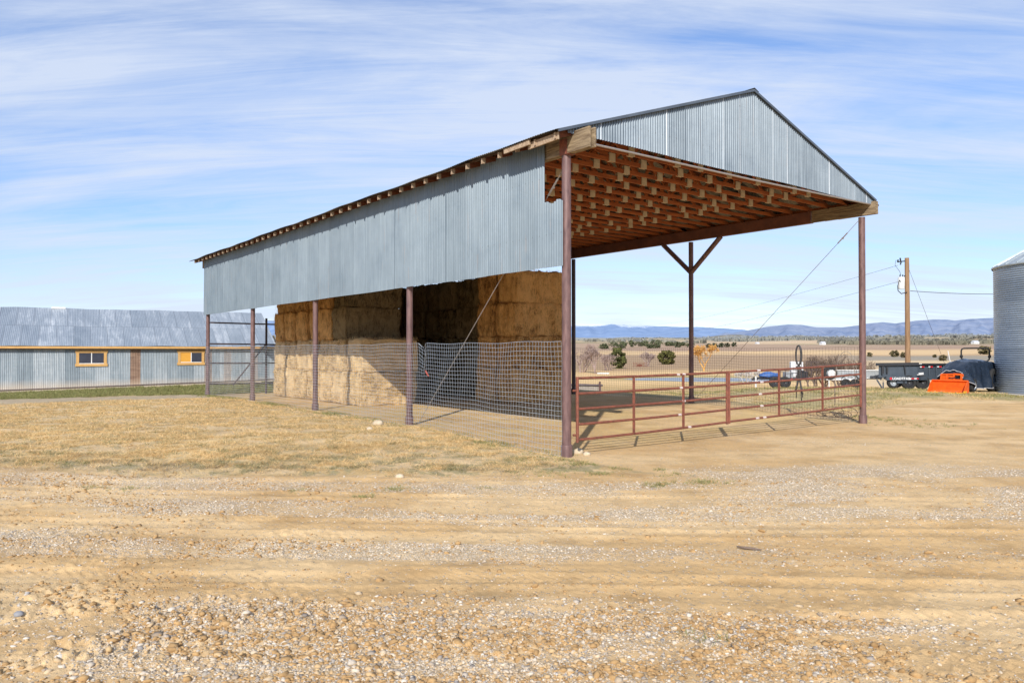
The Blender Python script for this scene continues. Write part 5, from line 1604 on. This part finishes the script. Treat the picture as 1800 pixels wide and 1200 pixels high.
# ------------------------------------------------------------------ sky, sun, camera
EL = math.radians(32.5)
hx, hy = .196, .981
w = bpy.data.worlds.new('World'); scene.world = w; w.use_nodes = True
t = w.node_tree; t.nodes.clear()
def wn(typ, ins=None, **kw):
    nd = t.nodes.new('ShaderNode' + typ)
    for k, v in kw.items(): setattr(nd, k, v)
    for k, v in (ins or {}).items():
        if isinstance(v, bpy.types.NodeSocket): t.links.new(v, nd.inputs[k])
        elif isinstance(v, tuple) and len(v) == 3 and nd.inputs[k].type == 'RGBA': nd.inputs[k].default_value = (*v, 1)
        else: nd.inputs[k].default_value = v
    return nd
sky = wn('TexSky', sky_type='NISHITA', sun_disc=False); sky.sun_elevation = EL; sky.sun_rotation = math.radians(191.3); sky.altitude = 2000; sky.air_density = 1.2; sky.dust_density = .2; sky.ozone_density = 2.0
co = wn('TexCoord').outputs['Generated']
sp = wn('SeparateXYZ', {0: co})
zz = wn('Math', {0: wn('Math', {0: sp.outputs[2], 1: 0.}, operation='MAXIMUM').outputs[0], 1: .16}, operation='ADD').outputs[0]
cx_ = wn('Math', {0: sp.outputs[0], 1: zz}, operation='DIVIDE').outputs[0]; cy_ = wn('Math', {0: sp.outputs[1], 1: zz}, operation='DIVIDE').outputs[0]
cv = wn('CombineXYZ', {0: cx_, 1: cy_, 2: 0.}).outputs[0]
def cn(scale, rot, s, det, rough, dist):
    mp = wn('Mapping', {'Vector': cv, 'Scale': scale, 'Rotation': (0, 0, rot)}).outputs[0]
    return wn('TexNoise', {'Vector': mp, 'Scale': s, 'Detail': det, 'Roughness': rough, 'Distortion': dist}).outputs[0]
n1 = cn((.45, 1.7, 1), .25, .9, 10, .60, 1.2)
n2 = cn((.7, 5.5, 1), .50, 1.2, 10, .70, .9)
n3 = cn((1, 1, 1), 0, .55, 4, .5, 0)
def wm(op, a, b): return wn('Math', {0: a, 1: b}, operation=op).outputs[0]
cl = wm('ADD', wm('MULTIPLY', n1, .50), wm('ADD', wm('MULTIPLY', n2, .34), wm('MULTIPLY', n3, .38)))
rp = wn('ValToRGB', {'Fac': cl}); rp.color_ramp.elements[0].position = .49; rp.color_ramp.elements[0].color = (0, 0, 0, 1); rp.color_ramp.elements[1].position = .68; rp.color_ramp.elements[1].color = (1, 1, 1, 1)
cf = wm('MULTIPLY', rp.outputs[0], .84)
lowt = wn('ValToRGB', {'Fac': sp.outputs[2]}); lowt.color_ramp.elements[0].position = 0.; lowt.color_ramp.elements[0].color = (.70, .735, .91, 1); lowt.color_ramp.elements[1].position = .32; lowt.color_ramp.elements[1].color = (1.06, 1.09, 1.24, 1)
tint = wn('MixRGB', {'Fac': 1., 'Color1': sky.outputs[0], 'Color2': lowt.outputs[0]}, blend_type='MULTIPLY').outputs[0]
mixc = wn('MixRGB', {'Fac': cf, 'Color1': tint, 'Color2': (4.8, 5.35, 6.4)}).outputs[0]
bg = wn('Background', {'Color': mixc, 'Strength': .15}); out = wn('OutputWorld', {'Surface': bg.outputs[0]})

sun = bpy.data.lights.new('sun', 'SUN'); sun.energy = 5.0; sun.angle = math.radians(.6); sun.color = (1., .955, .88)
so = bpy.data.objects.new('sun', sun); COL.objects.link(so)
d = Vector((hx * math.cos(EL), hy * math.cos(EL), -math.sin(EL)))
so.rotation_euler = d.to_track_quat('-Z', 'Y').to_euler(); so.location = (0, -20, 30)

cam = bpy.data.cameras.new('camera'); cam.lens = 36 * FPX / 1800.; cam.sensor_width = 36; cam.clip_start = .05; cam.clip_end = 60000
cm = bpy.data.objects.new('camera', cam); COL.objects.link(cm); cm.location = (0, 0, H); cm.rotation_euler = (PI / 2 + .0133, 0, 0)
scene.camera = cm
scene.view_settings.view_transform = 'Standard'; scene.view_settings.look = 'None'; scene.view_settings.exposure = 0; scene.view_settings.gamma = 1
